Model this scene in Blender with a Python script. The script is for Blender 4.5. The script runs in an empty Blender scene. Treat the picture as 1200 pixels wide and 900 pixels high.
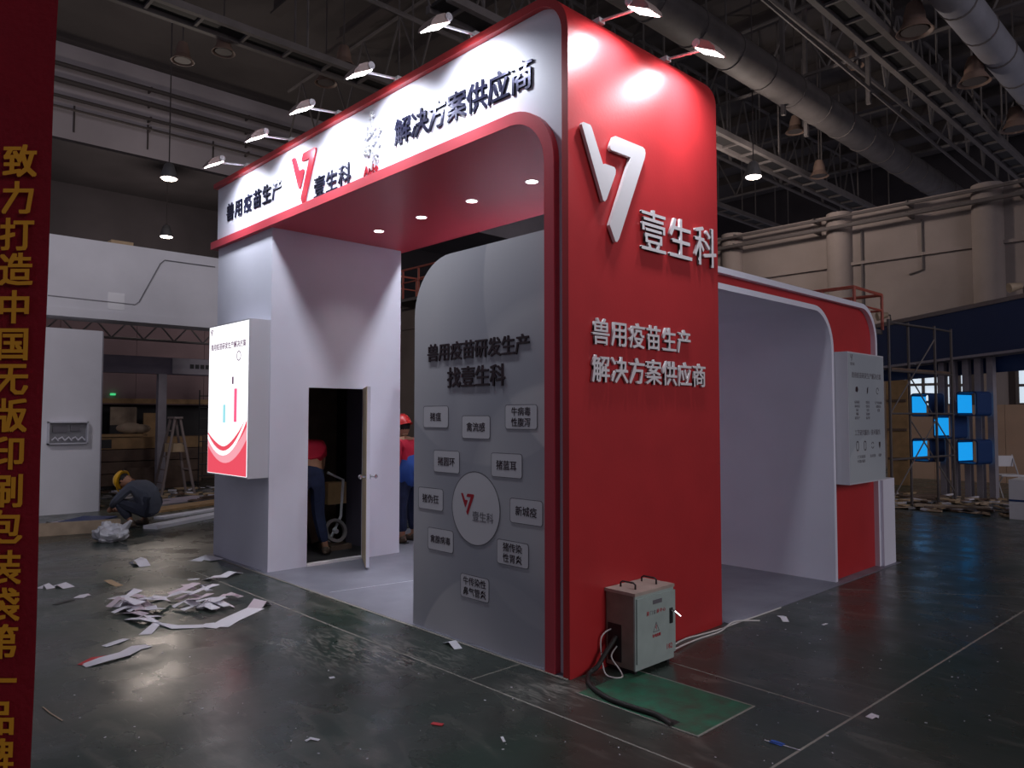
import bpy, bmesh, math, random
from mathutils import Vector, Matrix, Euler
R = math.radians
random.seed(7)
sc = bpy.context.scene
COL = sc.collection

# ---------------------------------------------------------------- camera, world, exposure
CAMP = Vector((3.17, -3.51, 1.65)); PITCH = math.atan(38/868.0); YAW = R(46.48)
cd = bpy.data.cameras.new('camera'); cam = bpy.data.objects.new('camera', cd); COL.objects.link(cam)
cd.sensor_width = 36; cd.lens = 868/1200*36; cd.clip_end = 300
cam.location = CAMP; cam.rotation_euler = (R(90)+PITCH, 0, YAW)
sc.camera = cam
sc.view_settings.view_transform = 'Standard'; sc.view_settings.look = 'None'
sc.view_settings.exposure = 0.32; sc.view_settings.gamma = 1.0; sc.view_settings.use_curve_mapping = False
w = bpy.data.worlds.new('world'); sc.world = w; w.use_nodes = True
w.node_tree.nodes['Background'].inputs[0].default_value = (0.60, 0.58, 0.72, 1)
w.node_tree.nodes['Background'].inputs[1].default_value = 0.15
FLOOD_W = 9.3; SIDE_W = 9.5; BACK_W = 19.0; HALL_W = 2000.0

_F = Matrix.Rotation(YAW, 3, 'Z') @ Matrix.Rotation(PITCH, 3, 'X')
FW = _F @ Vector((0, 1, 0)); UP = _F @ Vector((0, 0, 1)); RT = _F @ Vector((1, 0, 0))
def ray(u, v): return FW + RT*(u-600)/868.0 + UP*(450-v)/868.0
def FL(u, v, z=0):
    d = ray(u, v); return CAMP + d*((z-CAMP.z)/d.z)
def PX(u, v, x):
    d = ray(u, v); return CAMP + d*((x-CAMP.x)/d.x)
def PY(u, v, y):
    d = ray(u, v); return CAMP + d*((y-CAMP.y)/d.y)

# ---------------------------------------------------------------- materials
def mat(name, c, rough=0.6, metal=0.0, emit=None, es=0.0, noise=0.0, ns=6.0, bump=0.0, bs=40.0, spec=0.5, c2=None, coat=0.0):
    m = bpy.data.materials.new(name); m.use_nodes = True; nt = m.node_tree; N = nt.nodes; L = nt.links
    b = N['Principled BSDF']
    b.inputs['Base Color'].default_value = (*c, 1); b.inputs['Roughness'].default_value = rough
    b.inputs['Metallic'].default_value = metal; b.inputs['Specular IOR Level'].default_value = spec
    if coat: b.inputs['Coat Weight'].default_value = coat
    if emit: b.inputs['Emission Color'].default_value = (*emit, 1); b.inputs['Emission Strength'].default_value = es
    tc = N.new('ShaderNodeTexCoord')
    if noise:
        n = N.new('ShaderNodeTexNoise'); n.inputs['Scale'].default_value = ns; n.inputs['Detail'].default_value = 6
        L.new(tc.outputs['Object'], n.inputs['Vector'])
        mx = N.new('ShaderNodeMix'); mx.data_type = 'RGBA'
        k = c2 or tuple(x*(1-noise) for x in c)
        mx.inputs[6].default_value = (*c, 1); mx.inputs[7].default_value = (*k, 1)
        rp = N.new('ShaderNodeMapRange'); rp.inputs[1].default_value = 0.35; rp.inputs[2].default_value = 0.7
        L.new(n.outputs['Fac'], rp.inputs[0]); L.new(rp.outputs[0], mx.inputs[0]); L.new(mx.outputs[2], b.inputs['Base Color'])
    if bump:
        n2 = N.new('ShaderNodeTexNoise'); n2.inputs['Scale'].default_value = bs; n2.inputs['Detail'].default_value = 4
        L.new(tc.outputs['Object'], n2.inputs['Vector'])
        bp = N.new('ShaderNodeBump'); bp.inputs['Strength'].default_value = bump; bp.inputs['Distance'].default_value = 0.01
        L.new(n2.outputs['Fac'], bp.inputs['Height']); L.new(bp.outputs[0], b.inputs['Normal'])
    return m
M = {}
M['red'] = mat('red_paint', (0.52, 0.028, 0.032), 0.40, noise=0.10, ns=3, bump=0.06)
M['pinkred'] = mat('red_trim_paint', (0.60, 0.060, 0.085), 0.4)
M['white'] = mat('white_paint', (0.79, 0.785, 0.90), 0.5, noise=0.05, ns=2, bump=0.05)
M['boothwhite'] = mat('booth_white_paint', (0.78, 0.77, 0.82), 0.6, noise=0.12, ns=1.2)
M['letter'] = mat('letter_white_acrylic', (0.82, 0.78, 0.80), 0.35)
M['dark_letter'] = mat('dark_mirror_steel', (0.035, 0.035, 0.075), 0.22, metal=0.6)
M['logo_red'] = mat('logo_red_mirror', (0.70, 0.05, 0.08), 0.22, metal=0.5)
M['chrome'] = mat('chrome', (0.8, 0.8, 0.82), 0.12, metal=1.0)
M['silver'] = mat('silver_paint', (0.75, 0.75, 0.78), 0.35, metal=0.3)
M['greymetal'] = mat('grey_metal', (0.28, 0.28, 0.30), 0.45, metal=0.5, noise=0.2)
M['lamp_back'] = mat('lamp_bronze_plastic', (0.42, 0.33, 0.30), 0.5)
M['glass_on'] = mat('lit_lamp_glass', (1, 1, 1), 0.3, emit=(1.0, 0.97, 0.96), es=9)
M['downlight_on'] = mat('lit_downlight_lens', (1, 1, 1), 0.3, emit=(1.0, 0.95, 0.93), es=12)
M['highbay_on'] = mat('lit_high_bay_lens', (1, 1, 1), 0.3, emit=(1.0, 0.80, 0.66), es=12)
M['black'] = mat('black_plastic', (0.015, 0.015, 0.017), 0.5)
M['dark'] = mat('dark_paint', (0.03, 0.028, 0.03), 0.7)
M['printdark'] = mat('dark_print_ink', (0.03, 0.012, 0.018), 0.5)
M['printgrey'] = mat('grey_print_ink', (0.16, 0.15, 0.17), 0.5)
M['printred'] = mat('red_print_ink', (0.50, 0.012, 0.03), 0.5)
M['plate'] = mat('white_print', (0.76, 0.73, 0.77), 0.5)
M['cab'] = mat('grey_green_enamel', (0.42, 0.50, 0.47), 0.45, noise=0.12, ns=8)
M['cabside'] = mat('dark_beige_enamel', (0.30, 0.24, 0.20), 0.5, noise=0.25, ns=9)
M['cabtop'] = mat('pale_beige_enamel', (0.52, 0.42, 0.36), 0.6, noise=0.25, ns=9)  # lid enamel paler than the body's, both mottled
M['banner'] = mat('red_banner_cloth', (0.30, 0.005, 0.018), 0.8, noise=0.10, ns=9, bump=0.3, bs=60)
M['gold'] = mat('yellow_banner_ink', (0.55, 0.24, 0.006), 0.7)
M['wood'] = mat('pale_board', (0.50, 0.38, 0.27), 0.7, noise=0.3, ns=5)
M['plywood'] = mat('yellow_plywood', (0.46, 0.28, 0.13), 0.7, noise=0.3, ns=5)
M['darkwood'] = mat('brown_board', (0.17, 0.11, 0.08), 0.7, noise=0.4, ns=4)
M['paper'] = mat('white_paper', (0.75, 0.73, 0.80), 0.7)
M['paperp'] = mat('lilac_paper_backing', (0.62, 0.52, 0.58), 0.7)
M['card'] = mat('cardboard', (0.50, 0.36, 0.22), 0.8, noise=0.2)
M['bag'] = mat('white_plastic_bag', (0.70, 0.70, 0.76), 0.4, bump=0.6, bs=12)
M['wall'] = mat('beige_plaster', (0.30, 0.25, 0.235), 0.9, noise=0.25, ns=0.5, bump=0.2)
M['walldark'] = mat('dark_plaster', (0.060, 0.052, 0.060), 0.9, noise=0.3, ns=0.5)
M['bulk'] = mat('grey_cladding', (0.60, 0.55, 0.60), 0.85, noise=0.2, ns=0.4)
M['deck'] = mat('roof_deck', (0.13, 0.115, 0.115), 0.85, noise=0.25, ns=0.5)
M['steel'] = mat('dusty_steel', (0.19, 0.17, 0.17), 0.7, noise=0.25, ns=2)
M['steeld'] = mat('dark_steel', (0.10, 0.085, 0.085), 0.7)
M['duct'] = mat('galvanised_duct', (0.42, 0.42, 0.48), 0.5, metal=0.3, noise=0.2, ns=1)
M['copper'] = mat('brown_lamp_shade', (0.24, 0.16, 0.13), 0.6)
M['orange'] = mat('red_lift_paint', (0.42, 0.09, 0.06), 0.6)
M['navy'] = mat('navy_panel', (0.012, 0.030, 0.105), 0.6)
M['navyc'] = mat('blue_cube_paint', (0.010, 0.045, 0.17), 0.5)
M['bluelit'] = mat('lit_blue_acrylic', (0.02, 0.25, 0.6), 0.4, emit=(0.010, 0.34, 0.85), es=0.75)
M['window'] = mat('daylit_window_glass', (0.6, 0.7, 0.8), 0.3, emit=(0.62, 0.72, 0.82), es=0.75)
M['mauve'] = mat('dusty_post_paint', (0.40, 0.37, 0.42), 0.7, noise=0.2, ns=3)
M['brownwall'] = mat('mauve_brown_board', (0.30, 0.20, 0.20), 0.85, noise=0.2, ns=0.8)
M['greyboard'] = mat('slate_board', (0.17, 0.15, 0.20), 0.8, noise=0.2, ns=1)
M['navycloth'] = mat('navy_trousers', (0.020, 0.030, 0.085), 0.85, noise=0.3, ns=12)
M['greycloth'] = mat('grey_work_shirt', (0.105, 0.115, 0.155), 0.9, noise=0.2, ns=14, bump=0.3)
M['darkcloth'] = mat('dark_trousers', (0.030, 0.034, 0.055), 0.9)
M['redcloth'] = mat('red_shirt', (0.60, 0.012, 0.045), 0.8, bump=0.4, bs=25)
M['bluecloth'] = mat('blue_vest', (0.03, 0.09, 0.38), 0.8)
M['skin'] = mat('skin', (0.42, 0.21, 0.13), 0.6)
M['hair'] = mat('black_hair', (0.012, 0.01, 0.01), 0.7)
M['yellow'] = mat('yellow_helmet', (0.80, 0.42, 0.01), 0.35)
M['redhat'] = mat('red_helmet', (0.62, 0.03, 0.03), 0.35)
M['shoe'] = mat('brown_shoe', (0.10, 0.07, 0.05), 0.7)
M['cable'] = mat('black_rubber', (0.022, 0.018, 0.017), 0.6)
M['wcable'] = mat('white_cable', (0.65, 0.62, 0.60), 0.5)
M['rust'] = mat('aged_wood_ladder', (0.24, 0.19, 0.18), 0.8)
M['tarp'] = mat('blue_sheet', (0.03, 0.05, 0.16), 0.6)
M['jamb'] = mat('yellow_door_core', (0.55, 0.44, 0.28), 0.7, noise=0.1)
M['paint'] = mat('scuffed_red_paper', (0.60, 0.03, 0.04), 0.6)
M['boxw'] = mat('lightbox_case', (0.60, 0.60, 0.66), 0.4)
M['greyfl'] = mat('grey_floor_sheet', (0.23, 0.23, 0.28), 0.45, noise=0.25, ns=2.5, bump=0.1)
M['joint'] = mat('pale_joint_filler', (0.30, 0.28, 0.25), 0.8)

def floor_mat():
    m = bpy.data.materials.new('green_sealed_concrete'); m.use_nodes = True; nt = m.node_tree; N = nt.nodes; L = nt.links
    b = N['Principled BSDF']; tc = N.new('ShaderNodeTexCoord')
    def noise(scale, det, rot=None, stretch=None, dist=0.0):
        mp = N.new('ShaderNodeMapping'); L.new(tc.outputs['Object'], mp.inputs[0])
        if rot: mp.inputs['Rotation'].default_value[2] = R(rot)
        if stretch: mp.inputs['Scale'].default_value = stretch
        n = N.new('ShaderNodeTexNoise'); n.inputs['Scale'].default_value = scale; n.inputs['Detail'].default_value = det
        n.inputs['Distortion'].default_value = dist
        L.new(mp.outputs[0], n.inputs['Vector']); return n.outputs['Fac']
    def rng(f, a, c, lo=0.0, hi=1.0):
        r = N.new('ShaderNodeMapRange'); r.inputs[1].default_value = a; r.inputs[2].default_value = c
        r.inputs[3].default_value = lo; r.inputs[4].default_value = hi
        L.new(f, r.inputs[0]); return r.outputs[0]
    def mix(f, a, c):
        x = N.new('ShaderNodeMix'); x.data_type = 'RGBA'; L.new(f, x.inputs[0])
        for i, q in ((6, a), (7, c)):
            if isinstance(q, tuple): x.inputs[i].default_value = (*q, 1)
            else: L.new(q, x.inputs[i])
        return x.outputs[2]
    c = mix(rng(noise(0.8, 8), 0.36, 0.64), (0.028, 0.048, 0.038), (0.058, 0.060, 0.053))
    c = mix(rng(noise(0.45, 6, dist=0.5), 0.56, 0.72, 0, .8), c, (0.020, 0.055, 0.034))
    c = mix(rng(noise(1.6, 10, 30, (1, 3, 1), 1.2), 0.56, 0.76, 0, 0.7), c, (0.15, 0.145, 0.125))
    c = mix(rng(noise(7, 8, 20, (1, 6, 1), 0.5), 0.62, 0.76, 0, 0.45), c, (0.20, 0.19, 0.17))
    c = mix(rng(noise(0.7, 5), 0.62, 0.72, 0, 0.75), c, (0.016, 0.018, 0.012))
    # dusty plaster smears near the stand, where the men have walked
    for (px, py, rr) in ((-1.3, -.62, .55), (-1.75, -.75, .45), (0.02, -.22, .36), (-0.95, -.45, .4)):
        g = N.new('ShaderNodeVectorMath'); g.operation = 'DISTANCE'; L.new(tc.outputs['Object'], g.inputs[0]); g.inputs[1].default_value = (px, py, 0)
        k = rng(g.outputs['Value'], rr, 0.0); s = rng(noise(5, 8, 35, (1, 4, 1), 2.0), 0.46, 0.66)
        mu = N.new('ShaderNodeMath'); mu.operation = 'MULTIPLY'; L.new(k, mu.inputs[0]); L.new(s, mu.inputs[1])
        c = mix(mu.outputs[0], c, (0.32, 0.30, 0.27))
    L.new(c, b.inputs['Base Color'])
    L.new(rng(noise(2.5, 8), 0.3, 0.7, 0.19, 0.40), b.inputs['Roughness'])
    b.inputs['Specular IOR Level'].default_value = 0.5
    bp = N.new('ShaderNodeBump'); bp.inputs['Strength'].default_value = 0.12; bp.inputs['Distance'].default_value = 0.01
    L.new(noise(14, 5), bp.inputs['Height']); L.new(bp.outputs[0], b.inputs['Normal'])
    return m
M['tan'] = mat('tan_board', (0.62, 0.42, 0.30), 0.8, noise=0.2, ns=1)
M['floor'] = floor_mat()
def green_mat():
    m = mat('worn_green_paint', (0.022, 0.17, 0.095), 0.5, noise=0.6, ns=9, c2=(0.055, 0.075, 0.05), bump=0.15)
    return m
M['green'] = green_mat()
def panel_mat(name, base, dark, emit=0.0):
    """printed board with soft concentric swooshes"""
    m = bpy.data.materials.new(name); m.use_nodes = True; nt = m.node_tree; N = nt.nodes; L = nt.links
    b = N['Principled BSDF']; tc = N.new('ShaderNodeTexCoord'); b.inputs['Roughness'].default_value = 0.42
    prev = None
    def D(cx, cz, r0, r1):
        mp = N.new('ShaderNodeVectorMath'); mp.operation = 'MULTIPLY'; L.new(tc.outputs['Object'], mp.inputs[0]); mp.inputs[1].default_value = (1, 1, 1)
        d = N.new('ShaderNodeVectorMath'); d.operation = 'DISTANCE'; L.new(mp.outputs[0], d.inputs[0]); d.inputs[1].default_value = (cx, cx if name == 'side_print' else 0, cz)
        r = N.new('ShaderNodeMapRange'); r.inputs[1].default_value = r0; r.inputs[2].default_value = r1; r.clamp = True
        L.new(d.outputs['Value'], r.inputs[0]); return r.outputs[0]
    col = None
    for (cx, cz, r0, r1, k) in ((0.75, 1.45, 0.93, 1.05, 0.75), (0.1, 2.55, 1.25, 1.27, 0.7), (1.5, 2.6, 1.4, 1.42, 0.75), (0.75, 1.2, 0.62, 0.75, 0.8), (0.75, 1.05, 0.80, 0.83, .75), (0.2, -.4, 0.9, 0.92, .85)):
        f1 = D(cx, cz, r0, r1)
        f2 = D(cx, cz, r1 + .55, r1)
        mu = N.new('ShaderNodeMath'); mu.operation = 'MULTIPLY'; L.new(f1, mu.inputs[0]); L.new(f2, mu.inputs[1])
        x = N.new('ShaderNodeMix'); x.data_type = 'RGBA'; x.inputs[7].default_value = (*dark, 1)
        if col is None: x.inputs[6].default_value = (*base, 1)
        else: L.new(col, x.inputs[6])
        m2 = N.new('ShaderNodeMath'); m2.operation = 'MULTIPLY'; m2.inputs[1].default_value = k*.8; L.new(mu.outputs[0], m2.inputs[0])
        L.new(m2.outputs[0], x.inputs[0]); col = x.outputs[2]
    L.new(col, b.inputs['Base Color'])
    return m
M['panel'] = panel_mat('grey_swoosh_print', (0.64, 0.62, 0.65), (0.40, 0.40, 0.46))
M['sideprint'] = panel_mat('side_print', (0.46, 0.50, 0.54), (0.36, 0.40, 0.45))
def em(name, c, s): return mat(name, (0.10, 0.10, 0.10), 0.5, emit=c, es=s)
M['box_white'] = em('backlit_white_print', (0.97, 0.96, 1.0), 1.12)
M['box_pink'] = em('backlit_pink_print', (0.80, 0.07, 0.11), 0.85)
M['box_pink2'] = em('backlit_pale_pink_print', (0.85, 0.34, 0.40), 0.9)
M['box_teal'] = em('backlit_teal_print', (0.28, 0.62, 0.68), 1.0)
M['box_rose'] = em('backlit_rose_print', (0.90, 0.10, 0.22), 1.0)
M['box_ink'] = em('backlit_faint_ink', (0.16, 0.06, 0.14), 0.6)

# ---------------------------------------------------------------- mesh helpers
class MB:
    def __init__(s): s.bm = bmesh.new()
    def box(s, x0, x1, y0, y1, z0, z1):
        v = [s.bm.verts.new((x, y, z)) for x in (x0, x1) for y in (y0, y1) for z in (z0, z1)]
        for f in ((0, 1, 3, 2), (4, 6, 7, 5), (0, 4, 5, 1), (2, 3, 7, 6), (0, 2, 6, 4), (1, 5, 7, 3)): s.bm.faces.new([v[i] for i in f])
        return s
    def mbox(s, mtx, sx, sy, sz):
        v = [s.bm.verts.new(mtx @ Vector((x*sx/2, y*sy/2, z*sz/2))) for x in (-1, 1) for y in (-1, 1) for z in (-1, 1)]
        for f in ((0, 1, 3, 2), (4, 6, 7, 5), (0, 4, 5, 1), (2, 3, 7, 6), (0, 2, 6, 4), (1, 5, 7, 3)): s.bm.faces.new([v[i] for i in f])
        return s
    def prism(s, poly, plane, a, b):
        """poly of 2D points; plane 'xz','yz','xy'; extruded from a to b along the third axis"""
        def P(p, t): return {'xz': (p[0], t, p[1]), 'yz': (t, p[0], p[1]), 'xy': (p[0], p[1], t)}[plane]
        A = [s.bm.verts.new(P(p, a)) for p in poly]; B = [s.bm.verts.new(P(p, b)) for p in poly]
        n = len(poly)
        s.bm.faces.new(A[::-1]); s.bm.faces.new(B)
        for i in range(n): s.bm.faces.new((A[i], A[(i+1) % n], B[(i+1) % n], B[i]))
        return s
    def band(s, outer, inner, plane, a, b):
        """open strip between two equally long polylines, extruded a..b"""
        def P(p, t): return {'xz': (p[0], t, p[1]), 'yz': (t, p[0], p[1]), 'xy': (p[0], p[1], t)}[plane]
        n = len(outer); V = [[s.bm.verts.new(P(p, t)) for p in q] for q in (outer, inner) for t in (a, b)]
        oa, ob, ia, ib = V
        for i in range(n-1):
            for x, y in ((oa, ob), (ib, ia), (ia, oa), (ob, ib)): s.bm.faces.new((x[i], x[i+1], y[i+1], y[i]))
        for i in (0, n-1): s.bm.faces.new((oa[i], ob[i], ib[i], ia[i]))
        return s
    def tube(s, p, q, r, n=8, r2=None, caps=True):
        p = Vector(p); q = Vector(q); d = (q-p)
        if d.length < 1e-6: return s
        d.normalize(); a = d.orthogonal().normalized(); c = d.cross(a); r2 = r if r2 is None else r2
        A = [s.bm.verts.new(p + (a*math.cos(t)+c*math.sin(t))*r) for t in [2*math.pi*i/n for i in range(n)]]
        B = [s.bm.verts.new(q + (a*math.cos(t)+c*math.sin(t))*r2) for t in [2*math.pi*i/n for i in range(n)]]
        for i in range(n): s.bm.faces.new((A[i], A[(i+1) % n], B[(i+1) % n], B[i]))
        if caps: s.bm.faces.new(A[::-1]); s.bm.faces.new(B)
        return s
    def path(s, pts, r, n=8):
        pts = [Vector(p) for p in pts]; rings = []; up = Vector((0, 0, 1)); a = None
        for i, p in enumerate(pts):
            d = (pts[min(i+1, len(pts)-1)] - pts[max(i-1, 0)]).normalized()
            if a is None: a = d.orthogonal().normalized()
            a = (a - d*a.dot(d)).normalized(); c = d.cross(a)
            rr = r[i] if isinstance(r, (list, tuple)) else r
            rings.append([s.bm.verts.new(p + (a*math.cos(t)+c*math.sin(t))*rr) for t in [2*math.pi*k/n for k in range(n)]])
        for A, B in zip(rings, rings[1:]):
            for i in range(n): s.bm.faces.new((A[i], A[(i+1) % n], B[(i+1) % n], B[i]))
        s.bm.faces.new(rings[0][::-1]); s.bm.faces.new(rings[-1])
        return s
    def lathe(s, prof, c=(0, 0, 0), n=20, mtx=None, ring=False):
        rings = []
        for r, z in prof:
            rr = max(r, 1e-4)
            rings.append([s.bm.verts.new((mtx @ Vector((rr*math.cos(t), rr*math.sin(t), z)) if mtx else Vector((c[0]+rr*math.cos(t), c[1]+rr*math.sin(t), c[2]+z)))) for t in [2*math.pi*k/n for k in range(n)]])
        for A, B in zip(rings, rings[1:]):
            for i in range(n): s.bm.faces.new((A[i], A[(i+1) % n], B[(i+1) % n], B[i]))
        if ring:
            for i in range(n): s.bm.faces.new((rings[-1][i], rings[-1][(i+1) % n], rings[0][(i+1) % n], rings[0][i]))
        else: s.bm.faces.new(rings[0][::-1]); s.bm.faces.new(rings[-1])
        return s
    def ball(s, c, rx, ry=None, rz=None, n=12, mtx=None):
        ry = ry or rx; rz = rz or rx
        r = bmesh.ops.create_uvsphere(s.bm, u_segments=n, v_segments=max(6, n*2//3), radius=1)
        T = Matrix.Translation(Vector(c)) @ (mtx.to_4x4() if mtx else Matrix.Identity(4)) @ Matrix.Diagonal((rx, ry, rz, 1))
        bmesh.ops.transform(s.bm, matrix=T, verts=r['verts']); return s
    def grid(s, P):
        V = [[s.bm.verts.new(p) for p in row] for row in P]
        for i in range(len(V)-1):
            for j in range(len(V[0])-1): s.bm.faces.new((V[i][j], V[i+1][j], V[i+1][j+1], V[i][j+1]))
        return s
    def bevel(s, w_, seg=2):
        bmesh.ops.bevel(s.bm, geom=[e for e in s.bm.edges if len(e.link_faces) == 2 and e.calc_face_angle(0) > 0.6], offset=w_, segments=seg, affect='EDGES', profile=0.5)
        return s
WL = {}
def obj(name, mb, m, parent=None, local=False, smooth=False, loc=(0, 0, 0), solid=0):
    bm = mb.bm if isinstance(mb, MB) else mb
    off = Vector((0, 0, 0))
    if parent is not None and not local: off = WL.get(parent.name, Vector((0, 0, 0)))
    elif parent is None: off = Vector(loc)
    if off.length: bmesh.ops.translate(bm, verts=bm.verts, vec=-off)
    if solid: bmesh.ops.solidify(bm, geom=bm.faces[:], thickness=solid)
    if not name.startswith(('raised_', 'lettering', 'stencil', 'printed_char', 'printed_title', 'caption')): bmesh.ops.recalc_face_normals(bm, faces=bm.faces)
    me = bpy.data.meshes.new(name); bm.to_mesh(me); bm.free()
    if smooth:
        for p in me.polygons: p.use_smooth = True
        try: me.set_sharp_from_angle(angle=R(40))
        except Exception: pass
    if m: me.materials.append(M[m] if isinstance(m, str) else m)
    o = bpy.data.objects.new(name, me); COL.objects.link(o)
    if parent is not None:
        o.parent = parent; WL[o.name] = WL.get(parent.name, Vector((0, 0, 0))) if not local else Vector((0, 0, 0))
    else: o.location = off; WL[o.name] = off
    return o
def tag(o, label=None, cat=None, group=None, kind=None):
    if label: o['label'] = label
    if cat: o['category'] = cat
    if group: o['group'] = group
    if kind: o['kind'] = kind
    return o
def thing(name, loc, label, cat, group=None, rz=0):
    o = bpy.data.objects.new(name, None); COL.objects.link(o); o.empty_display_size = 0.1
    o.location = loc; o.rotation_euler = (0, 0, rz); WL[o.name] = Vector(loc)
    return tag(o, label, cat, group)
def struct(name, mb, m, smooth=False, label=None):
    o = obj(name, mb, m, smooth=smooth); o['kind'] = 'structure'
    if label: o['label'] = label
    return o
def kids(o): return [c for c in o.children]
def copy_tree(o, parent=None, loc=None, rz=None, label=None):
    c = o.copy(); COL.objects.link(c)
    if parent: c.parent = parent
    for ch in kids(o): copy_tree(ch, c)
    if loc is not None: c.location = loc
    if rz is not None: c.rotation_euler = (0, 0, rz)
    if label: c['label'] = label
    return c
def arc(cx, cy, r, a0, a1, n=10):
    return [(cx + r*math.cos(R(a0 + (a1-a0)*i/n)), cy + r*math.sin(R(a0 + (a1-a0)*i/n))) for i in range(n+1)]

# text: one mesh per string in the default face
_TC = {}
def text_bm(s, size, depth, bold=0.0):
    key = (s, depth/size, bold)
    if key not in _TC:
        c = bpy.data.curves.new('t', 'FONT'); c.body = s; c.extrude = depth/size/2; c.resolution_u = 1
        c.align_x = 'CENTER'
        o = bpy.data.objects.new('t', c); COL.objects.link(o)
        bpy.context.view_layer.update()
        dg = bpy.context.evaluated_depsgraph_get()
        _TC[key] = bpy.data.meshes.new_from_object(o.evaluated_get(dg), depsgraph=dg)
        bpy.data.objects.remove(o)
    bm = bmesh.new(); k0 = 0
    for k1, (dx, dy) in enumerate(((0, 0),) if not bold else ((-bold, -bold*.7), (bold, -bold*.7), (-bold, bold*.7), (bold, bold*.7))):
        bm.from_mesh(_TC[key]); bm.verts.ensure_lookup_table()
        for v in bm.verts[k0:]: v.co = Vector((v.co.x+dx, v.co.y+dy - .37, v.co.z*(1 - .03*k1)))
        k0 = len(bm.verts)
    return bm
ROT = {'front': Euler((R(90), 0, 0)).to_matrix().to_4x4(), 'side': Euler((R(90), 0, R(90))).to_matrix().to_4x4()}
def text(name, s, size, loc, plane, m, parent, depth=0.002, bold=0.0, sx=1.0, local=False, rot=None, label=None):
    bm = text_bm(s, size, depth, bold)
    rm = rot if rot is not None else ROT[plane]
    T = Matrix.Translation(Vector(loc)) @ rm @ Matrix.Diagonal((size*sx, size, size, 1))
    bmesh.ops.transform(bm, matrix=T, verts=bm.verts)
    o = obj(name, bm, m, parent, local=local)
    if label: o['label'] = label
    return o
def shift(p, y): # move a point of the plane y=0 along its sight ray to plane y
    k = (y-CAMP.y)/(0-CAMP.y); return Vector((CAMP.x+(p[0]-CAMP.x)*k, y, CAMP.z+(p[1]-CAMP.z)*k)), k
LOGO1 = [(0.095, 3.556), (0.110, 3.575), (0.180, 3.575), (0.195, 3.560), (0.311, 3.338), (0.330, 3.350), (0.430, 3.350), (0.445, 3.335), (0.443, 3.304), (0.345, 3.110), (0.327, 3.092), (0.309, 3.097)]
LOGO2 = [(0.428, 3.561), (0.445, 3.570), (0.755, 3.571), (0.780, 3.560), (0.787, 3.535), (0.778, 3.500), (0.475, 2.860), (0.455, 2.838), (0.437, 2.839), (0.376, 2.942), (0.612, 3.462), (0.400, 3.462), (0.386, 3.472), (0.388, 3.490)]
def logo(parent, plane, cx, cz, h, t0, t1, m, name='logo_mark', local=False):
    k = h/0.737; mb = MB()
    for L_ in (LOGO1, LOGO2): mb.prism([(cx+(a-0.44)*k, cz+(b-3.205)*k) for a, b in L_], {'front': 'xz', 'side': 'yz'}[plane], t0, t1)
    return obj(name, mb, m, parent, local=local)

# ================================================================ HALL STRUCTURE
fl = struct('floor', MB().box(-34, 12, -9, 26, -0.1, 0), 'floor')
def joint(p, q, w_, n):
    p = Vector(p); q = Vector(q); d = (q-p).normalized(); s_ = Vector((-d.y, d.x, 0))*w_/2
    mb = MB(); mb.prism([(p+s_)[:2], (q+s_)[:2], (q-s_)[:2], (p-s_)[:2]], 'xy', -0.002, 0.0006)
    o = obj('floor_joint', mb, 'joint', fl); return o
a = FL(145, 637); b_ = FL(660, 840.5); dd = (b_-a).normalized()
joint(a - dd*4, b_ + dd*3.2, 0.012, 1)
a = FL(904, 900); b_ = FL(1200, 715.6); dd = (b_-a).normalized()
joint(a - dd*2, b_ + dd*5, 0.014, 2)
joint(FL(770, 771), FL(1000, 841), 0.010, 3)
joint(FL(553, 796), FL(610, 778), 0.010, 4)
joint(FL(985, 690), FL(1200, 700), 0.008, 5)

struct('wall_back', MB().box(-34, 12, 22, 22.4, 0, 8.6), 'wall')
struct('wall_back_upper', MB().box(-34, 12, 39.6, 40, 6, 18), 'walldark')
struct('wall_left_lower', MB().box(-34, -33.6, -9, 40, 0, 12), 'walldark')
struct('wall_left_upper', MB().box(-28.4, -28, -9, 40, 12, 18), 'bulk')
struct('trim_3', MB().box(-33.6, -28, -9, 40, 11.9, 12.0), 'walldark')
struct('ceiling', MB().box(-34, 12, -9, 40, 15.6, 15.9), 'deck')
# round pilasters on the back wall
for i, x in enumerate((-7.35, -2.95, -15.5, -11.4)):
    o = obj('wall_pilaster', MB().lathe([(0.42, 0), (0.42, 8.6)], (x, 22.0, 0), 20), 'wall', smooth=True); tag(o, kind='structure')
struct('trim_1', MB().box(-34, 12, 21.9, 22.0, 6.75, 6.85), 'wall')
# back wall windows seen above the blue cubes
def window(n, x0, x1, z0, z1, cols, rows):
    f = MB(); yw = 21.86
    for i in range(cols+1):
        x = x0+(x1-x0)*i/cols; f.box(x-.04, x+.04, yw, 21.99, z0, z1)
    for j in range(rows+1):
        z = z0+(z1-z0)*j/rows; f.box(x0, x1, yw+.01, 21.99, z-.04, z+.04)
    o = struct('window_%d' % n, f, 'steeld')
    obj('pane', MB().box(x0, x1, 21.93, 21.97, z0, z1), 'window', o)
window(1, -4.15, -2.70, 2.0, 3.2, 4, 2)
window(2, -2.30, -1.2, 2.0, 3.1, 3, 2)
window(3, -5.7, -4.35, 1.0, 3.2, 3, 4)
struct('trim_2', MB().box(-4.3, 1, 21.85, 21.99, 1.74, 1.92), 'steeld')

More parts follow.
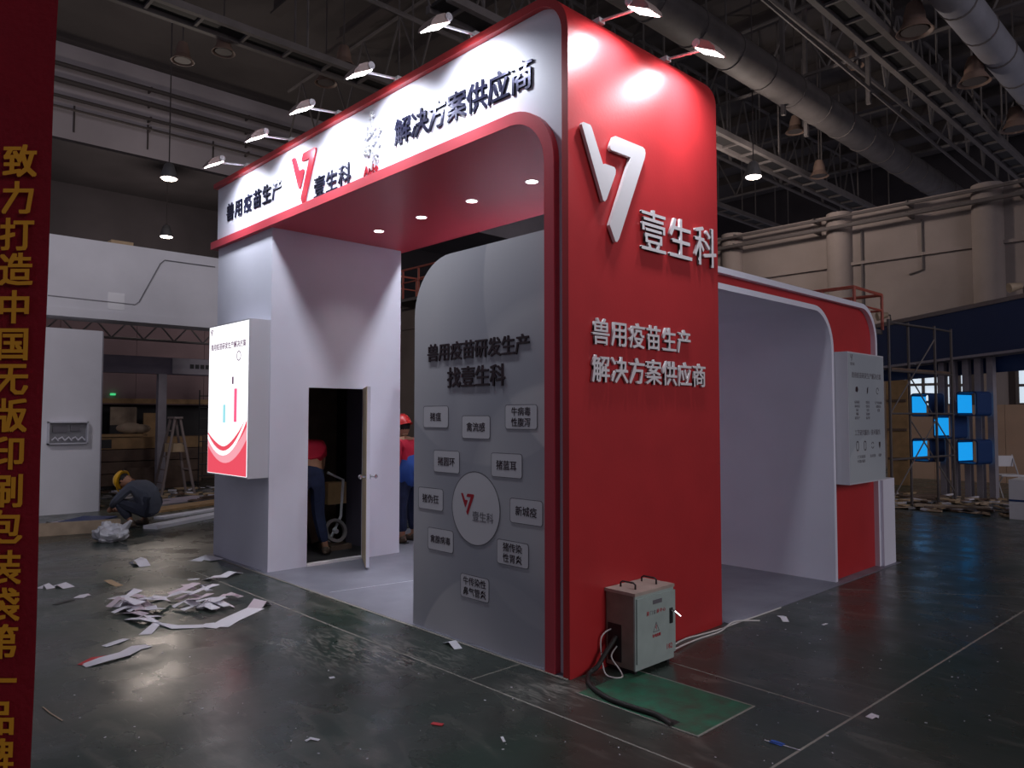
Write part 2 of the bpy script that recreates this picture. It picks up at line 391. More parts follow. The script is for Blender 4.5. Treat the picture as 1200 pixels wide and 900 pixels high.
# pipes along the back wall
for z, y, r, nm, lab in ((8.35, 21.4, .05, 'fire_pipe', 'upper thin dark pipe running along the beige hall wall'), (8.0, 21.35, .07, 'fire_pipe', 'thick dark pipe just below the top of the beige hall wall')):
    t = thing(nm, (-33, y, z), lab, 'pipe')
    obj('pipe_run', MB().tube((-33, y, z), (11, y, z), r, 8), 'steeld', t)
    for x in range(-32, 11, 3): obj('bracket', MB().box(x-.03, x+.03, y-.02, 21.99, z-.04, z+.10), 'steeld', t)
mb = MB().path([(-6.6, 21.94, 7.9), (-6.6, 21.94, 5.2)], .04, 6)
tag(obj('drop_pipe', mb, 'steeld', loc=(-6.6, 21.8, 5.2)), 'straight black drop pipe right of the left pilaster on the hall wall', 'pipe')
mb = MB().path([(-4.75, 21.96, 7.9), (-4.75, 21.96, 6.3), (-5.15, 21.96, 6.2)], .03, 6)
tag(obj('drop_pipe', mb, 'steeld', loc=(-4.75, 21.8, 6.2)), 'thin hook-ended drop pipe between the two hall wall pilasters', 'pipe')

# ---- left-hand wall pipes on the grey cladding
for i, (z, k, lab) in enumerate(((14.6, .09, 'highest dark pipe across the grey cladding at upper left'), (14.0, .11, 'second dark pipe across the grey cladding at upper left'), (13.4, .07, 'third dark pipe across the grey cladding at upper left'), (13.0, .05, 'lowest thin pipe across the grey cladding at upper left'))):
    t = thing('wall_pipe', (-27.6, -8, z), lab, 'pipe', 'pipes on the grey cladding')
    obj('pipe_run', MB().tube((-27.6, -8, z), (-27.6, 21, z), k, 8), 'steeld', t)
    for y in range(-6, 21, 4): obj('bracket', MB().box(-28, -27.6, y-.03, y+.03, z-.03, z+.12), 'steeld', t)
for i, y in enumerate((0.9, 3.4, 6.0, 8.6)):
    mb = MB().tube((-27.97, y, 13.3), (-27.97, y, 12.3), .035, 6)
    tag(obj('hanging_rod', mb, 'steeld', loc=(-27.9, y, 12.3)), ('leftmost', 'second from left', 'third from left', 'fourth from left')[i] + ' short dark rod hanging on the grey cladding', 'rod', 'rods on the grey cladding')

# ---- roof: purlins, trusses, trays, ducts
k = 0
places = ['nearest'] + [x + ' nearest' for x in 'second third fourth fifth sixth seventh eighth ninth tenth eleventh twelfth thirteenth'.split()] + ['farthest']
for i in range(14):
    y = 5 + 2.5*i
    mb = MB().box(-20, 10, y-.07, y+.07, 15.2, 15.6).box(-20, 10, y-.18, y+.18, 15.12, 15.2)
    tag(obj('roof_purlin', mb, 'steeld', loc=(-9, y, 15.14)), places[i] + ' of the steel purlins crossing under the roof deck', 'beam', 'roof purlins')
def truss_y(x, z0, z1, y0, y1, lab, r=.07, web=2.2):
    t = thing('roof_truss', (x, y0, z0), lab, 'truss', 'roof trusses')
    for z in (z0, z1): obj('chord', MB().tube((x, y0, z), (x, y1, z), r, 6), 'steel', t)
    mb = MB(); y = y0; s_ = 0
    while y + web/2 <= y1:
        mb.tube((x, y, z0), (x, y+web/2, z1), r*.55, 5); mb.tube((x, y+web/2, z1), (x, y+web, z0), r*.55, 5); mb.tube((x, y, z0), (x, y, z1), r*.5, 5); y += web
    o = obj('web_bracing', mb, 'steel', t); o['kind'] = 'stuff'
    return t
truss_y(-5.6, 12.2, 15.2, 4, 38, 'roof truss right of the two side floodlights')
truss_y(-12.6, 12.2, 15.2, 2, 38, 'roof truss over the centre of the arch')
truss_y(1.6, 12.2, 15.2, 6, 38, 'roof truss at the far upper right')
for i, y in enumerate((10, 19, 29)):
    t = thing('cross_truss', (-24, y, 12.4), ('nearest', 'middle', 'farthest')[i] + ' long truss spanning across the hall roof', 'truss', 'cross trusses')
    for z in (12.4, 14.6): obj('chord', MB().tube((-24, y, z), (8, y, z), .06, 6), 'steel', t)
    mb = MB(); x = -24
    while x < 7: mb.tube((x, y, 12.4), (x+1.1, y, 14.6), .035, 5); mb.tube((x+1.1, y, 14.6), (x+2.2, y, 12.4), .035, 5); x += 2.2
    o = obj('web_bracing', mb, 'steel', t); o['kind'] = 'stuff'
def tray(x0, x1, z, y0, y1, lab):
    t = thing('cable_tray', ((x0+x1)/2, y0, z), lab, 'cable tray', 'suspended cable trays')
    for x in (x0, x1): obj('rail', MB().box(x-.07, x+.07, y0, y1, z, z+.18), 'steel', t)
    mb = MB(); y = y0 + .5
    while y < y1: mb.box(x0, x1, y-.035, y+.035, z+.02, z+.09); y += 1.15
    o = obj('rungs', mb, 'steel', t); o['kind'] = 'stuff'
    obj('cable_bundle', MB().box(x0+.12, x1-.12, y0, y1, z+.09, z+.16), 'dark', t)
    mb = MB(); y = y0 + 1
    while y < y1:
        for x in (x0, x1): mb.tube((x, y, z+.1), (x, y, 15.5), .03, 5)
        y += 3.4
    o = obj('hanger_rods', mb, 'steel', t); o['kind'] = 'stuff'
tray(-4.0, -3.4, 11.0, 8, 34, 'wide cable tray crossing the upper right corner')
tray(-9.5, -8.8, 10.4, 6, 34, 'cable tray behind the top right corner of the arch')
tray(-15.2, -14.5, 11.2, -2, 34, 'cable tray high above the left floodlights')
def duct(x, z, r, y0, y1, lab):
    t = thing('air_duct', (x, y0, z), lab, 'duct')
    obj('duct_run', MB().tube((x, y0, z), (x, y1, z), r, 18), 'duct' if r < .45 else 'steel', t, smooth=True)
    y = y0 + 1
    while y < y1:
        obj('flange', MB().tube((x, y-.03, z), (x, y+.03, z), r*1.05, 18), 'steel', t); y += 1.8
duct(-2.05, 11.6, .42, 8, 34, 'round galvanised duct crossing the upper right corner')
duct(-7.1, 11.6, .50, 8, 34, 'large dark round duct behind the side floodlights')
mb = MB().tube((-4.9, 6, 11.4), (-5.6, 36, 11.4), .05, 6)
tag(obj('sprinkler_pipe', mb, 'steel', loc=(-4.5, 12, 10.6)), 'thin pale sprinkler pipe running left of the upper right cable tray', 'pipe')
# vertical hangers
for i, (u, v, v2, z) in enumerate(((918, 135, 0, 10.8), (945, 160, 20, 10.8), (1018, 122, 10, 11))):
    p = FL(u, v, z)
    tag(obj('hanger_post', MB().box(p.x-.06, p.x+.06, p.y-.06, p.y+.06, z, 15.5), 'steel', loc=(p.x, p.y, z)),
        ('thick steel hanger post nearest the arch top, dropping from the roof', 'second steel hanger post from the arch, dropping from the roof', 'third steel hanger post from the arch, dropping from the roof')[i], 'post', 'roof hanger posts')
# high bay lamps
def highbay(z=0):
    t = thing('high_bay_lamp', (0, 0, 0), 'x', 'lamp', 'unlit high bay lamps')
    obj('housing', MB().lathe([(.10, .75), (.16, .72), (.24, .45), (.26, .2)], n=14), 'copper', t, local=True, smooth=True)
    obj('reflector', MB().lathe([(.26, .2), (.34, .05), (.40, 0), (.42, 0), (.36, .08), (.27, .24)], n=18, ring=True), 'copper', t, local=True, smooth=True)
    obj('lens', MB().lathe([(.0, .03), (.30, .03), (.30, .05), (.0, .05)], n=16), 'steeld', t, local=True)
    st = obj('stem', MB().tube((0, 0, 0), (0, 0, 1), .03, 6), 'steeld', t, local=True); st.location = (0, 0, .7)
    return t
hb = highbay(); first = True
for (u, v, z, s_, lab) in ((1072, 38, 10.9, 1, 'unlit high bay lamp nearest the top edge, under the upper right duct'), (1142, 97, 10.9, 1, 'unlit high bay lamp in the middle of the upper right row'), (1190, 152, 10.9, 1, 'unlit high bay lamp at the right edge of the photo'),
                     (1001, 78, 12.5, .7, 'small bell-shaped high bay lamp left of the upper right cable tray'), (932, 155, 11.6, .8, 'high bay lamp hanging just right of the arch top'), (960, 207, 10.2, .8, 'high bay lamp low beside the cable tray right of the arch'),
                     (214, 72, 11, .7, 'bell-shaped high bay lamp at the upper left'), (262, 62, 11, .7, 'high bay lamp right of the upper left bell lamp'), (403, 78, 11.5, .8, 'high bay lamp above the fourth floodlight'), (382, 98, 11.5, .8, 'high bay lamp just left of the fourth floodlight'), (700, 45, 12.2, .6, 'dim high bay lamp behind the left side floodlight')):
    p = FL(u, v, z)
    o = hb if first else copy_tree(hb); first = False
    o.location = p; o.scale = (s_, s_, s_); o['label'] = lab
    for c_ in kids(o):
        if c_.name.startswith('stem'): c_.scale.z = (15.59-z)/s_ - .7
# lit hall lamps
lamp3 = None
for (u, v, z, lab) in ((198, 210, 9, 'lit hall lamp above the white booth, upper of the two on the left'), (195, 278, 9, 'lit hall lamp just over the white booth, lower of the two on the left'), (883, 208, 9, 'lit hall lamp right of the red side wall')):
    p = FL(u, v, z)
    if lamp3 is None:
        t = thing('lit_hall_lamp', p, lab, 'lamp', 'lit hall lamps')
        obj('housing', MB().lathe([(.08, .5), (.14, .45), (.24, .1), (.25, .02), (.22, .02)], n=14), 'greymetal', t, local=True, smooth=True)
        obj('lens', MB().lathe([(0, -.01), (.20, -.01), (.20, .03), (0, .03)], n=14), 'highbay_on', t, local=True)
        obj('stem', MB().tube((0, 0, .45), (0, 0, 6.4), .02, 5), 'steeld', t, local=True); lamp3 = t
    else: t = copy_tree(lamp3, loc=p, label=lab)
    ld = bpy.data.lights.new('lamp_light', 'POINT'); ld.energy = 160; ld.shadow_soft_size = .25; ld.color = (1, .85, .75)
    lo = bpy.data.objects.new('lamp_light', ld); COL.objects.link(lo); lo.location = (0, 0, -.35); lo.parent = t

# hall fill: one broad area light added out of view, far behind to the right
def area(name, loc, rot, sx, sy, e, col):
    ld = bpy.data.lights.new(name, 'AREA'); ld.shape = 'RECTANGLE'; ld.size = sx; ld.size_y = sy; ld.energy = e; ld.color = col
    lo = bpy.data.objects.new(name, ld); COL.objects.link(lo); lo.location = loc; lo.rotation_euler = rot; return lo
area('hall_fill', (35, 1.5, 13), (R(0), R(72), 0), 14, 10, HALL_W, (1.0, 0.93, 0.97))

ld = bpy.data.lights.new('booth_fill_spot', 'SPOT'); ld.energy = 700; ld.spot_size = R(42); ld.spot_blend = .7; ld.shadow_soft_size = .6; ld.color = (.95, .92, 1)  # unseen spot added to brighten the white booth at the left
lo = bpy.data.objects.new('booth_fill_spot', ld); COL.objects.link(lo); lo.location = (-3.5, -6.5, 9)
lo.rotation_euler = (Vector((-11.2, .2, 2.8)) - Vector(lo.location)).to_track_quat('-Z', 'Y').to_euler()
# ================================================================ PLATFORM
pl = thing('platform_floor', (-2.9, 0, 0), 'grey sheet flooring laid under the stand', 'flooring')
obj('floor_sheet', MB().box(-5.84, -.01, 0.0, 5.5, 0.0, 0.006), 'greyfl', pl)
obj('floor_sheet', MB().box(-.008, .07, 1.85, 5.5, 0.0, 0.006), 'greyfl', pl)
q0 = FL(386, 694, .008); q1 = FL(486, 680, .008)
obj('edge_tape', MB().prism([(q0.x, q0.y), (q1.x, q1.y), (q1.x, q1.y+.03), (q0.x, q0.y+.03)], 'xy', .0062, .0075), 'white', pl)
obj('edge_tape', MB().box(-5.84, -.01, -.022, -.001, 0, .004), 'joint', pl)

# ================================================================ ARCH
T = thing('exhibition_arch', (-2.9, 0.9, 0), 'tall red and white exhibition arch with lettered fascia', 'exhibition stand')
Y0, Y1 = 0.0, 1.80; ZT = 4.48
o1 = [(0, 0)] + arc(-.30, ZT-.30, .30, 0, 90, 10) + [(-5.82, ZT)]
i1 = [(-.055, 0)] + arc(-.30, ZT-.30, .245, 0, 90, 10) + [(-5.82, ZT-.055)]
obj('outer_shell', MB().band(o1, i1, 'xz', Y0, Y1), 'red', T, smooth=True)
o2 = [(-.125, 0)] + arc(-.55, 3.345, .425, 0, 90, 12) + [(-5.87, 3.77)]
i2 = [(-.212, 0)] + arc(-.55, 3.345, .338, 0, 90, 12) + [(-5.87, 3.683)]
obj('inner_trim', MB().band(o2, i2, 'xz', Y0-.005, Y1), 'pinkred', T, smooth=True)
o3 = [(-.0555, 0.001)] + arc(-.30, ZT-.30, .2445, 0, 90, 10) + [(-5.80, ZT-.0555)]
i3 = [(-.1245, 0.001)] + arc(-.55, 3.345, .4255, 0, 90, 10) + [(-5.80, 3.7705)]
fas = obj('fascia', MB().band(o3, i3, 'xz', Y0+.05, Y1-.05), 'white', T, smooth=True)
# lettering on the fascia
def fascia_text(s, x0, pitch, z0, size, bold, m='dark_letter', sx=1.0, dz=0.0):
    for i, ch in enumerate(s):
        p, kk = shift((x0+pitch*i, z0+dz*i), 0.035)
        text('raised_character', ch, size*kk, (p.x, 0.041, p.z), 'front', m, T, depth=.014, bold=bold, sx=sx)
fascia_text('兽用疫苗生产', -5.325, .238, 4.045, .215, .012)
fascia_text('壹生科', -3.235, .232, 3.868, .225, .0)
fascia_text('解决方案供应商', -1.855, .2365, 4.028, .235, .014, dz=-.004)
p, kk = shift((-3.56, 4.02), .03)
lg = logo(T, 'front', p.x, p.z, .53, .032, .049, 'logo_red'); 
# swirl emblem of small chrome squiggles
p, kk = shift((-2.33, 4.06), .03)
rr = random.Random(3)
mb = MB()
for i in range(34):
    a = rr.uniform(0, 6.28); rad = rr.uniform(.02, .17); cx = p.x + rad*math.cos(a)*.85; cz = p.z + rad*math.sin(a)*1.25 + (.02 if i % 3 else -.02)
    ph = rr.uniform(0, 6.28); n_ = rr.choice((3, 4, 5)); L_ = rr.uniform(.012, .03)
    mb.path([(cx + L_*(t-n_/2)*math.cos(ph)*.6 + .012*math.sin(t*2.1), .035, cz + L_*(t-n_/2)*math.sin(ph)*.7 + .012*math.cos(t*1.9)) for t in range(n_+1)], .010, 5)
for i in range(7):
    mb.path([(p.x + .01*math.sin(i*1.7+t), .035, p.z + .14 + .03*t + .0*i) for t in range(4)], .008, 5) if i == 0 else None
mb.path([(p.x-.02, .035, p.z-.2), (p.x+.01, .035, p.z-.25), (p.x+.02, .035, p.z-.2), (p.x+.03, .035, p.z-.16)], .009, 5)
mb.path([(p.x, .035, p.z+.22), (p.x+.02, .035, p.z+.27), (p.x-.01, .035, p.z+.28), (p.x-.02, .035, p.z+.2)], .009, 5)
tag(obj('swirl_emblem', mb, 'silver', T, smooth=True), 'emblem of small chrome squiggles')
p, kk = shift((-2.34, 3.825), .03)
text('raised_word', 'Apio', .12, (p.x, .043, p.z), 'front', 'logo_red', T, depth=.01, bold=.012)
# lettering on the red side
lg = logo(T, 'side', .44, 3.205, .737, .010, .036, 'letter'); lg['label'] = 'large white raised logo on the red side'
for i, ch in enumerate('壹生科'):
    text('raised_character', ch, .335, (.016, .895+.345*i, 2.985), 'side', 'letter', T, depth=.020, bold=.006, sx=.98)
for i, ch in enumerate('兽用疫苗生产'):
    text('raised_character', ch, .188, (.014, .299+.196*i, 2.213), 'side', 'letter', T, depth=.016, bold=.016)
for i, ch in enumerate('解决方案供应商'):
    text('raised_character', ch, .192, (.014, .297+.197*i, 1.965), 'side', 'letter', T, depth=.016, bold=.016)

# kiosk (storage room) under the left end of the arch
KX0, KX1, KY0, KY1, KZ = -5.76, -4.32, .05, 1.72, 3.682
K = thing('storage_kiosk', (-5.0, .9, 0), 'tall white storage room under the left end of the arch', 'storage room')
wt = .05
obj('front_wall', MB().box(KX0, KX1, KY0, KY0+wt, .006, KZ), 'white', K)
obj('left_wall', MB().box(KX0, KX0+wt, KY0+wt, KY1, .006, KZ), 'white', K)
obj('rear_wall', MB().box(KX0+wt, KX1-wt, KY1-wt, KY1, .006, KZ), 'white', K)
DY0, DY1, DZ = .50, 1.22, 1.97
m_ = MB().box(KX1-wt, KX1, KY0+wt, DY0, .006, KZ).box(KX1-wt, KX1, DY1, KY1, .006, KZ).box(KX1-wt, KX1, DY0, DY1, DZ, KZ)
obj('door_wall', m_, 'white', K)
obj('door_threshold', MB().box(KX1-wt-.02, KX1+.01, DY0, DY1, .006, .03), 'letter', K)
ang = math.atan2(.86-1.22, .66)  # door leaf swings outward
dl = MB(); mt = Matrix.Translation((KX1+.005, DY1-.005, 0)) @ Matrix.Rotation(ang, 4, 'Z')
leaf = MB().mbox(mt @ Matrix.Translation((.36, 0, 1.005)), .70, .036, 1.94)
door = obj('door_leaf', leaf, 'white', K)
obj('door_core_edge', MB().mbox(mt @ Matrix.Translation((.36, -.019, 1.005)), .70, .004, 1.94), 'jamb', door)
hd = MB()
for s_ in (-1, 1):
    hd.mbox(mt @ Matrix.Translation((.655, s_*.024, 1.0)), .05, .01, .05)
    q = mt @ Vector((.655, s_*.03, 1.0)); q2 = mt @ Vector((.655, s_*.08, 1.0)); q3 = mt @ Vector((.56, s_*.085, 1.0))
    hd.tube(q, q2, .011, 8)
    hd.ball(q2, .026, .026, .026, 10)
obj('door_handle', hd, 'chrome', door, smooth=True)

# backlit poster on the kiosk front
LB = thing('backlit_poster', (-4.85, -.07, 1.0), 'glowing white poster box with pink waves on the storage room front', 'lightbox')
X0, X1, ZB, ZU = -5.40, -4.33, 1.0, 2.68
obj('case', MB().box(X0, X1, -.18, .05, ZB, ZU).bevel(.008, 1), 'boxw', LB)
pr = obj('lit_sheet', MB().box(X0+.015, X1-.015, -.184, -.1805, ZB+.015, ZU-.015), 'box_white', LB)
def sheet(poly, m, d, nm='printed_shape'): return obj(nm, MB().prism(poly, 'xz', -.184-d, -.1841-d*.5), m, pr)
W_ = X1-X0-.04; XL = X0+.02
def C_(t, z): return (XL+W_*t, ZB+.02+z)
top = [C_(t/16, .30 + .20*abs(t/16-.42)**1.6*4 if t/16 > .42 else .30 + .20*abs(t/16-.42)**1.6*3) for t in range(17)]
sheet([C_(0, 0), C_(1, 0)] + top[::-1], 'box_pink', .001)
sheet([C_(t/12, .12 + .9*(t/12-.45)**2) for t in range(13)] + [C_(t/12, .25 + .9*(t/12-.45)**2) for t in range(12, -1, -1)], 'box_pink2', .002)
sheet([C_(t/12, .20 + 1.1*(t/12-.40)**2) for t in range(13)] + [C_(t/12, .25 + 1.1*(t/12-.40)**2) for t in range(12, -1, -1)], 'box_white', .003)
bx = lambda a, b, c, d, m, nm: sheet([C_(a, c), C_(b, c), C_(b, d), C_(a, d)], m, .0025, nm)
bx(.40, .465, .56, .76, 'box_teal', 'printed_bar'); bx(.68, .75, .57, .93, 'box_rose', 'printed_bar')
ring = MB().band(arc(XL+.78*W_, 2.30, .055, 0, 360, 18), arc(XL+.78*W_, 2.30, .045, 0, 360, 18), 'xz', -.187, -.1845)
obj('printed_ring', ring, 'box_ink', pr)
logo(pr, 'front', XL+.06*W_, 2.60, .07, -.187, -.1845, 'box_ink', 'printed_logo')
text('printed_title', '兽用疫苗研发生产解决方案', .078, (XL+.5*W_, -.186, 2.43), 'front', 'box_ink', pr, depth=.001, bold=.02)
bx(.62, .66, .98, 1.06, 'box_ink', 'printed_arrow')

# floodlights
def floodlight(name, lab, grp, power):
    t = thing(name, (0, 0, 0), lab, 'floodlight', grp)   # local: arm goes to -Y, base at origin
    obj('clamp', MB().box(-.03, .03, -.03, .05, -.0, .035).bevel(.004, 1), 'silver', t, local=True)
    obj('arm', MB().tube((0, -.01, .02), (0, -.31, -.02), .011, 8), 'silver', t, local=True, smooth=True)
    ax = Matrix.Translation((0, -.31, -.02)) @ Matrix.Rotation(R(28), 4, 'X')     # head axis: -Y drooping
    hb_ = MB(); P = []
    for sgn in (-1, 1):
        pass
    prof = [(0.02, .0), (0.03, .035), (-.02, .062), (-.10, .058), (-.17, .025), (-.19, 0.0)]
    vs = [[hb_.bm.verts.new(ax @ Vector((x, yy, zz))) for yy, zz in prof] for x in (-.075, .075)]
    n = len(prof)
    hb_.bm.faces.new(vs[0]); hb_.bm.faces.new(vs[1][::-1])
    for i in range(n): hb_.bm.faces.new((vs[0][i], vs[1][i], vs[1][(i+1) % n], vs[0][(i+1) % n]))
    obj('lamp_head', hb_.bevel(.006, 1), 'lamp_back', t, local=True)
    for sgn in (-1, 1):
        dk = MB(); dk.tube(ax @ Vector((sgn*.078, 0.0, .028)), ax @ Vector((sgn*.088, 0.0, .028)), .03, 14)
        for k_ in range(6):
            c_ = Vector((sgn*.088, .018*math.cos(k_*1.047), .028+.018*math.sin(k_*1.047)))
            dk.tube(ax @ c_, ax @ (c_ + Vector((sgn*.004, 0, 0))), .004, 6)
        obj('pivot_disc', dk, 'silver', t, local=True)
    g = MB().mbox(ax @ Matrix.Translation((0, -.085, -.004)), .13, .18, .006)
    gl = obj('lit_glass', g, 'glass_on', t, local=True)
    ld = bpy.data.lights.new('flood_light', 'AREA'); ld.shape = 'RECTANGLE'; ld.size = .12; ld.size_y = .17; ld.energy = power; ld.color = (0.86, 0.91, 1.0); ld.spread = R(135)
    lo = bpy.data.objects.new('flood_light', ld); COL.objects.link(lo); lo.parent = t
    lo.matrix_local = ax @ Matrix.Translation((0, -.085, -.012))
    return t
f0 = floodlight('floodlight', 'x', 'floodlights over the fascia', FLOOD_W)
nm = ['leftmost', 'second from left', 'third from left', 'fourth from left', 'rightmost, glowing']
for i, x in enumerate((-4.92, -3.85, -2.92, -1.95, -.95)):
    o = f0 if i == 0 else copy_tree(f0)
    o.location = (x, .03, ZT+.001); o['label'] = nm[i] + ' floodlight on an arm above the white fascia'
f1 = floodlight('floodlight', 'x', 'floodlights over the red side', SIDE_W)
for i, y in enumerate((.42, 1.22)):
    o = f1 if i == 0 else copy_tree(f1)
    o.location = (-.085 - .0, y, ZT-.093+.001); o.rotation_euler = (0, 0, R(90)); o['label'] = ('left', 'right')[i] + ' of the two lit floodlights above the red side wall'
f2 = floodlight('floodlight', 'x', 'floodlights on the rear of the arch', BACK_W)
for i, x in enumerate((-4.9, -3.4, -1.9)):
    o = f2 if i == 0 else copy_tree(f2)
    o.location = (x, Y1-.03, ZT+.001); o.rotation_euler = (0, 0, R(180)); o['label'] = ('left', 'middle', 'right')[i] + ' floodlight on the rear edge of the arch top'

# downlights in the soffit
d0 = None
for i, x in enumerate((-3.67, -2.89, -2.10, -1.30)):
    lab = ('leftmost', 'second from left', 'third from left', 'rightmost')[i] + ' of the four round downlights in the red soffit'
    if d0 is None:
        d0 = thing('downlight', (x, .97, 3.683), lab, 'downlight', 'downlights in the red soffit')
        obj('bezel', MB().lathe([(.052, 0), (.062, 0), (.060, -.006), (.050, -.006)], n=20, ring=True), 'letter', d0, local=True)
        obj('lens', MB().lathe([(0, -.003), (.049, -.003), (.049, -.005), (0, -.005)], n=20), 'downlight_on', d0, local=True)
        o = d0
    else: o = copy_tree(d0, loc=(x, .97, 3.683), label=lab)
    ld = bpy.data.lights.new('downlight_light', 'SPOT'); ld.energy = 16; ld.spot_size = R(95); ld.spot_blend = .8; ld.shadow_soft_size = .04; ld.color = (1, .95, .95)
    lo = bpy.data.objects.new('downlight_light', ld); COL.objects.link(lo); lo.location = (0, 0, -.02); lo.parent = o

# grey printed panel between the passage and the pillar
PN = thing('printed_partition', (-.95, .1, .006), 'grey printed display panel with rounded corner and disease name plates', 'display panel')
PT = 2.90
poly = [(-1.70, .006), (-.2125, .006), (-.2125, PT)] + arc(-1.25, PT-.45, .45, 90, 180, 12)
bd = obj('board', MB().prism([(x, z) for x, z in poly], 'xz', .03, .13), 'panel', PN)
def ptext(s, x, z, size, m, parent, bold=.006, y=.0285, nm='lettering', d=.001, sx=1): return text(nm, s, size, (x, y, z), 'front', m, parent, depth=d, bold=bold, sx=sx)
for i, ch in enumerate('兽用疫苗研发生产'): text('raised_character', ch, .146, (-1.452+.1435*i, .025, 2.146), 'front', 'printdark', PN, depth=.008, bold=.018)
for i, ch in enumerate('找壹生科'): text('raised_character', ch, .166, (-1.19+.163*i, .025, 1.943), 'front', 'printdark', PN, depth=.008, bold=.018)
def rrect(cx, cz, w_, h_, r): 
    return arc(cx+w_/2-r, cz+h_/2-r, r, 0, 90, 4) + arc(cx-w_/2+r, cz+h_/2-r, r, 90, 180, 4) + arc(cx-w_/2+r, cz-h_/2+r, r, 180, 270, 4) + arc(cx+w_/2-r, cz-h_/2+r, r, 270, 360, 4)
plates = (('猪瘟', -1.418, 1.647), ('禽流感', -.941, 1.572), ('牛病毒|性腹泻', -.468, 1.647), ('猪圆环', -1.283, 1.306), ('猪蓝耳', -.613, 1.309), ('猪伪狂', -1.478, 1.009),
          ('新城疫', -.419, 1.005), ('禽腺病毒', -1.353, .705), ('猪传染|性胃炎', -.552, .708), ('牛传染性|鼻气管炎', -.951, .410))
for s, x, z in plates:
    pw, ph = .31, .165
    e = obj('name_plate', MB().prism(rrect(x, z, pw, ph, .02), 'xz', .0275, .0300), 'plate', PN)
    obj('plate_outline', MB().band(rrect(x, z, pw+.006, ph+.006, .022)+[rrect(x, z, pw+.006, ph+.006, .022)[0]], rrect(x, z, pw-.002, ph-.002, .019)+[rrect(x, z, pw-.002, ph-.002, .019)[0]], 'xz', .0272, .0300), 'printgrey', e)
    rows = s.split('|'); sz = .064 if len(rows) > 1 else .070
    if len(s) == 4 and len(rows) == 1: sz = .062
    for j, rw in enumerate(rows):
        ptext(rw, x, z + (len(rows)-1)*.037 - j*.074, sz, 'printdark', e, bold=.01, y=.0268)
cc = obj('logo_disc', MB().prism(arc(-.944, .981, .265, 0, 354, 47), 'xz', .0275, .0300), 'plate', PN)
obj('disc_outline', MB().band(arc(-.944, .981, .269, 0, 360, 48), arc(-.944, .981, .262, 0, 360, 48), 'xz', .0272, .0300), 'printgrey', cc)
logo(cc, 'front', -1.03, 1.005, .155, .0262, .0272, 'printred', 'printed_logo')
ptext('壹生科', -.86, .925, .078, 'printgrey', cc, bold=.0, y=.0268)

# ================================================================ RIGHT WING
WG = thing('side_wing', (-1.5, 3.5, 0), 'lower white and red wing of the stand right of the red side wall', 'exhibition stand')
WZ = 2.87; WY0, WY1 = 1.802, 5.12; OY = 3.98; XW = -3.4
oo = [(WY0, WZ)] + arc(WY1-.40, WZ-.40, .40, 90, 0, 12) + [(WY1, .006)]
ii = [(WY0, WZ-.05)] + arc(WY1-.40, WZ-.40, .35, 90, 0, 12) + [(WY1-.05, .006)]
obj('outer_trim', MB().band(oo, ii, 'yz', XW, 0.0), 'white', WG, smooth=True)
o5 = [(WY0, 2.735)] + arc(OY-.42, 2.315, .42, 90, 0, 12) + [(OY, .006)]
i5 = [(WY0, 2.685)] + arc(OY-.42, 2.315, .37, 90, 0, 12) + [(OY-.05, .006)]
obj('opening_trim', MB().band(o5, i5, 'yz', XW, 0.0), 'white', WG, smooth=True)
i4 = [(WY0, WZ-.0505)] + arc(WY1-.40, WZ-.40, .3495, 90, 0, 12) + [(WY1-.0505, .006)]
o6 = [(WY0, 2.7355)] + arc(OY-.42, 2.315, .4205, 90, 0, 12) + [(OY+.0005, .006)]
obj('red_facing', MB().band(i4, o6, 'yz', XW, -.05), 'red', WG, smooth=True)
obj('rear_wall', MB().box(XW-.05, XW, WY0, WY1, .006, WZ), 'white', WG)
tag(obj('end_block', MB().box(-.40, .03, 5.122, 5.46, .006, .955).bevel(.003, 1), 'white', loc=(-.18, 5.29, .006)), 'low white block at the far right end of the stand', 'plinth')
# information box on the red facing
IB = thing('info_box', (.05, 4.4, .97), 'white information box with grey print on the red wing wall', 'info panel')
obj('case', MB().box(-.05, .13, 3.99, 4.93, .97, 2.30).bevel(.012, 2), 'boxw', IB)
ip = obj('printed_sheet', MB().box(.1302, .133, 4.0, 4.92, .985, 2.288), 'sideprint', IB)
def itext(s, y, z, size, m='printgrey', bold=.0, nm='lettering'): return text(nm, s, size, (.1338, y, z), 'side', m, ip, depth=.001, bold=bold)
logo(ip, 'side', 4.08, 2.24, .07, .133, .134, 'printgrey', 'printed_logo')
itext('壹生科', 4.10, 2.18, .035)
itext('兽用疫苗研发生产解决方案', 4.46, 2.07, .064, bold=.01)
for j, y in enumerate((4.20, 4.47, 4.74)):
    mb = MB()
    if j == 0: mb.prism(arc(y, 1.925, .03, 0, 340, 9), 'yz', .133, .134).prism([(y-.04, 1.90), (y-.03, 1.95), (y-.01, 1.92)], 'yz', .133, .1342)
    elif j == 1: mb.prism([(y-.015, 1.88), (y+.012, 1.90), (y+.02, 1.96), (y-.01, 1.94)], 'yz', .133, .134)
    else: mb.band(arc(y, 1.92, .035, 0, 300, 14), arc(y, 1.92, .028, 0, 300, 14), 'yz', .133, .134)
    obj('printed_icon', mb, 'printdark', ip)
for y, rows in ((4.20, ('疫苗研发', '病毒疫苗', '抗原', '细菌', '疫苗生产')), (4.47, ('培养基', '培养基', '佐剂', '添加剂', '保护剂')), (4.76, ('生产设备耗材', '检测设备', '仪器'))):
    for j, rw in enumerate(rows): itext(rw, y, 1.795-.040*j, .032)
itext('工艺研究服务 / 技术服务', 4.46, 1.485, .062, bold=.01)
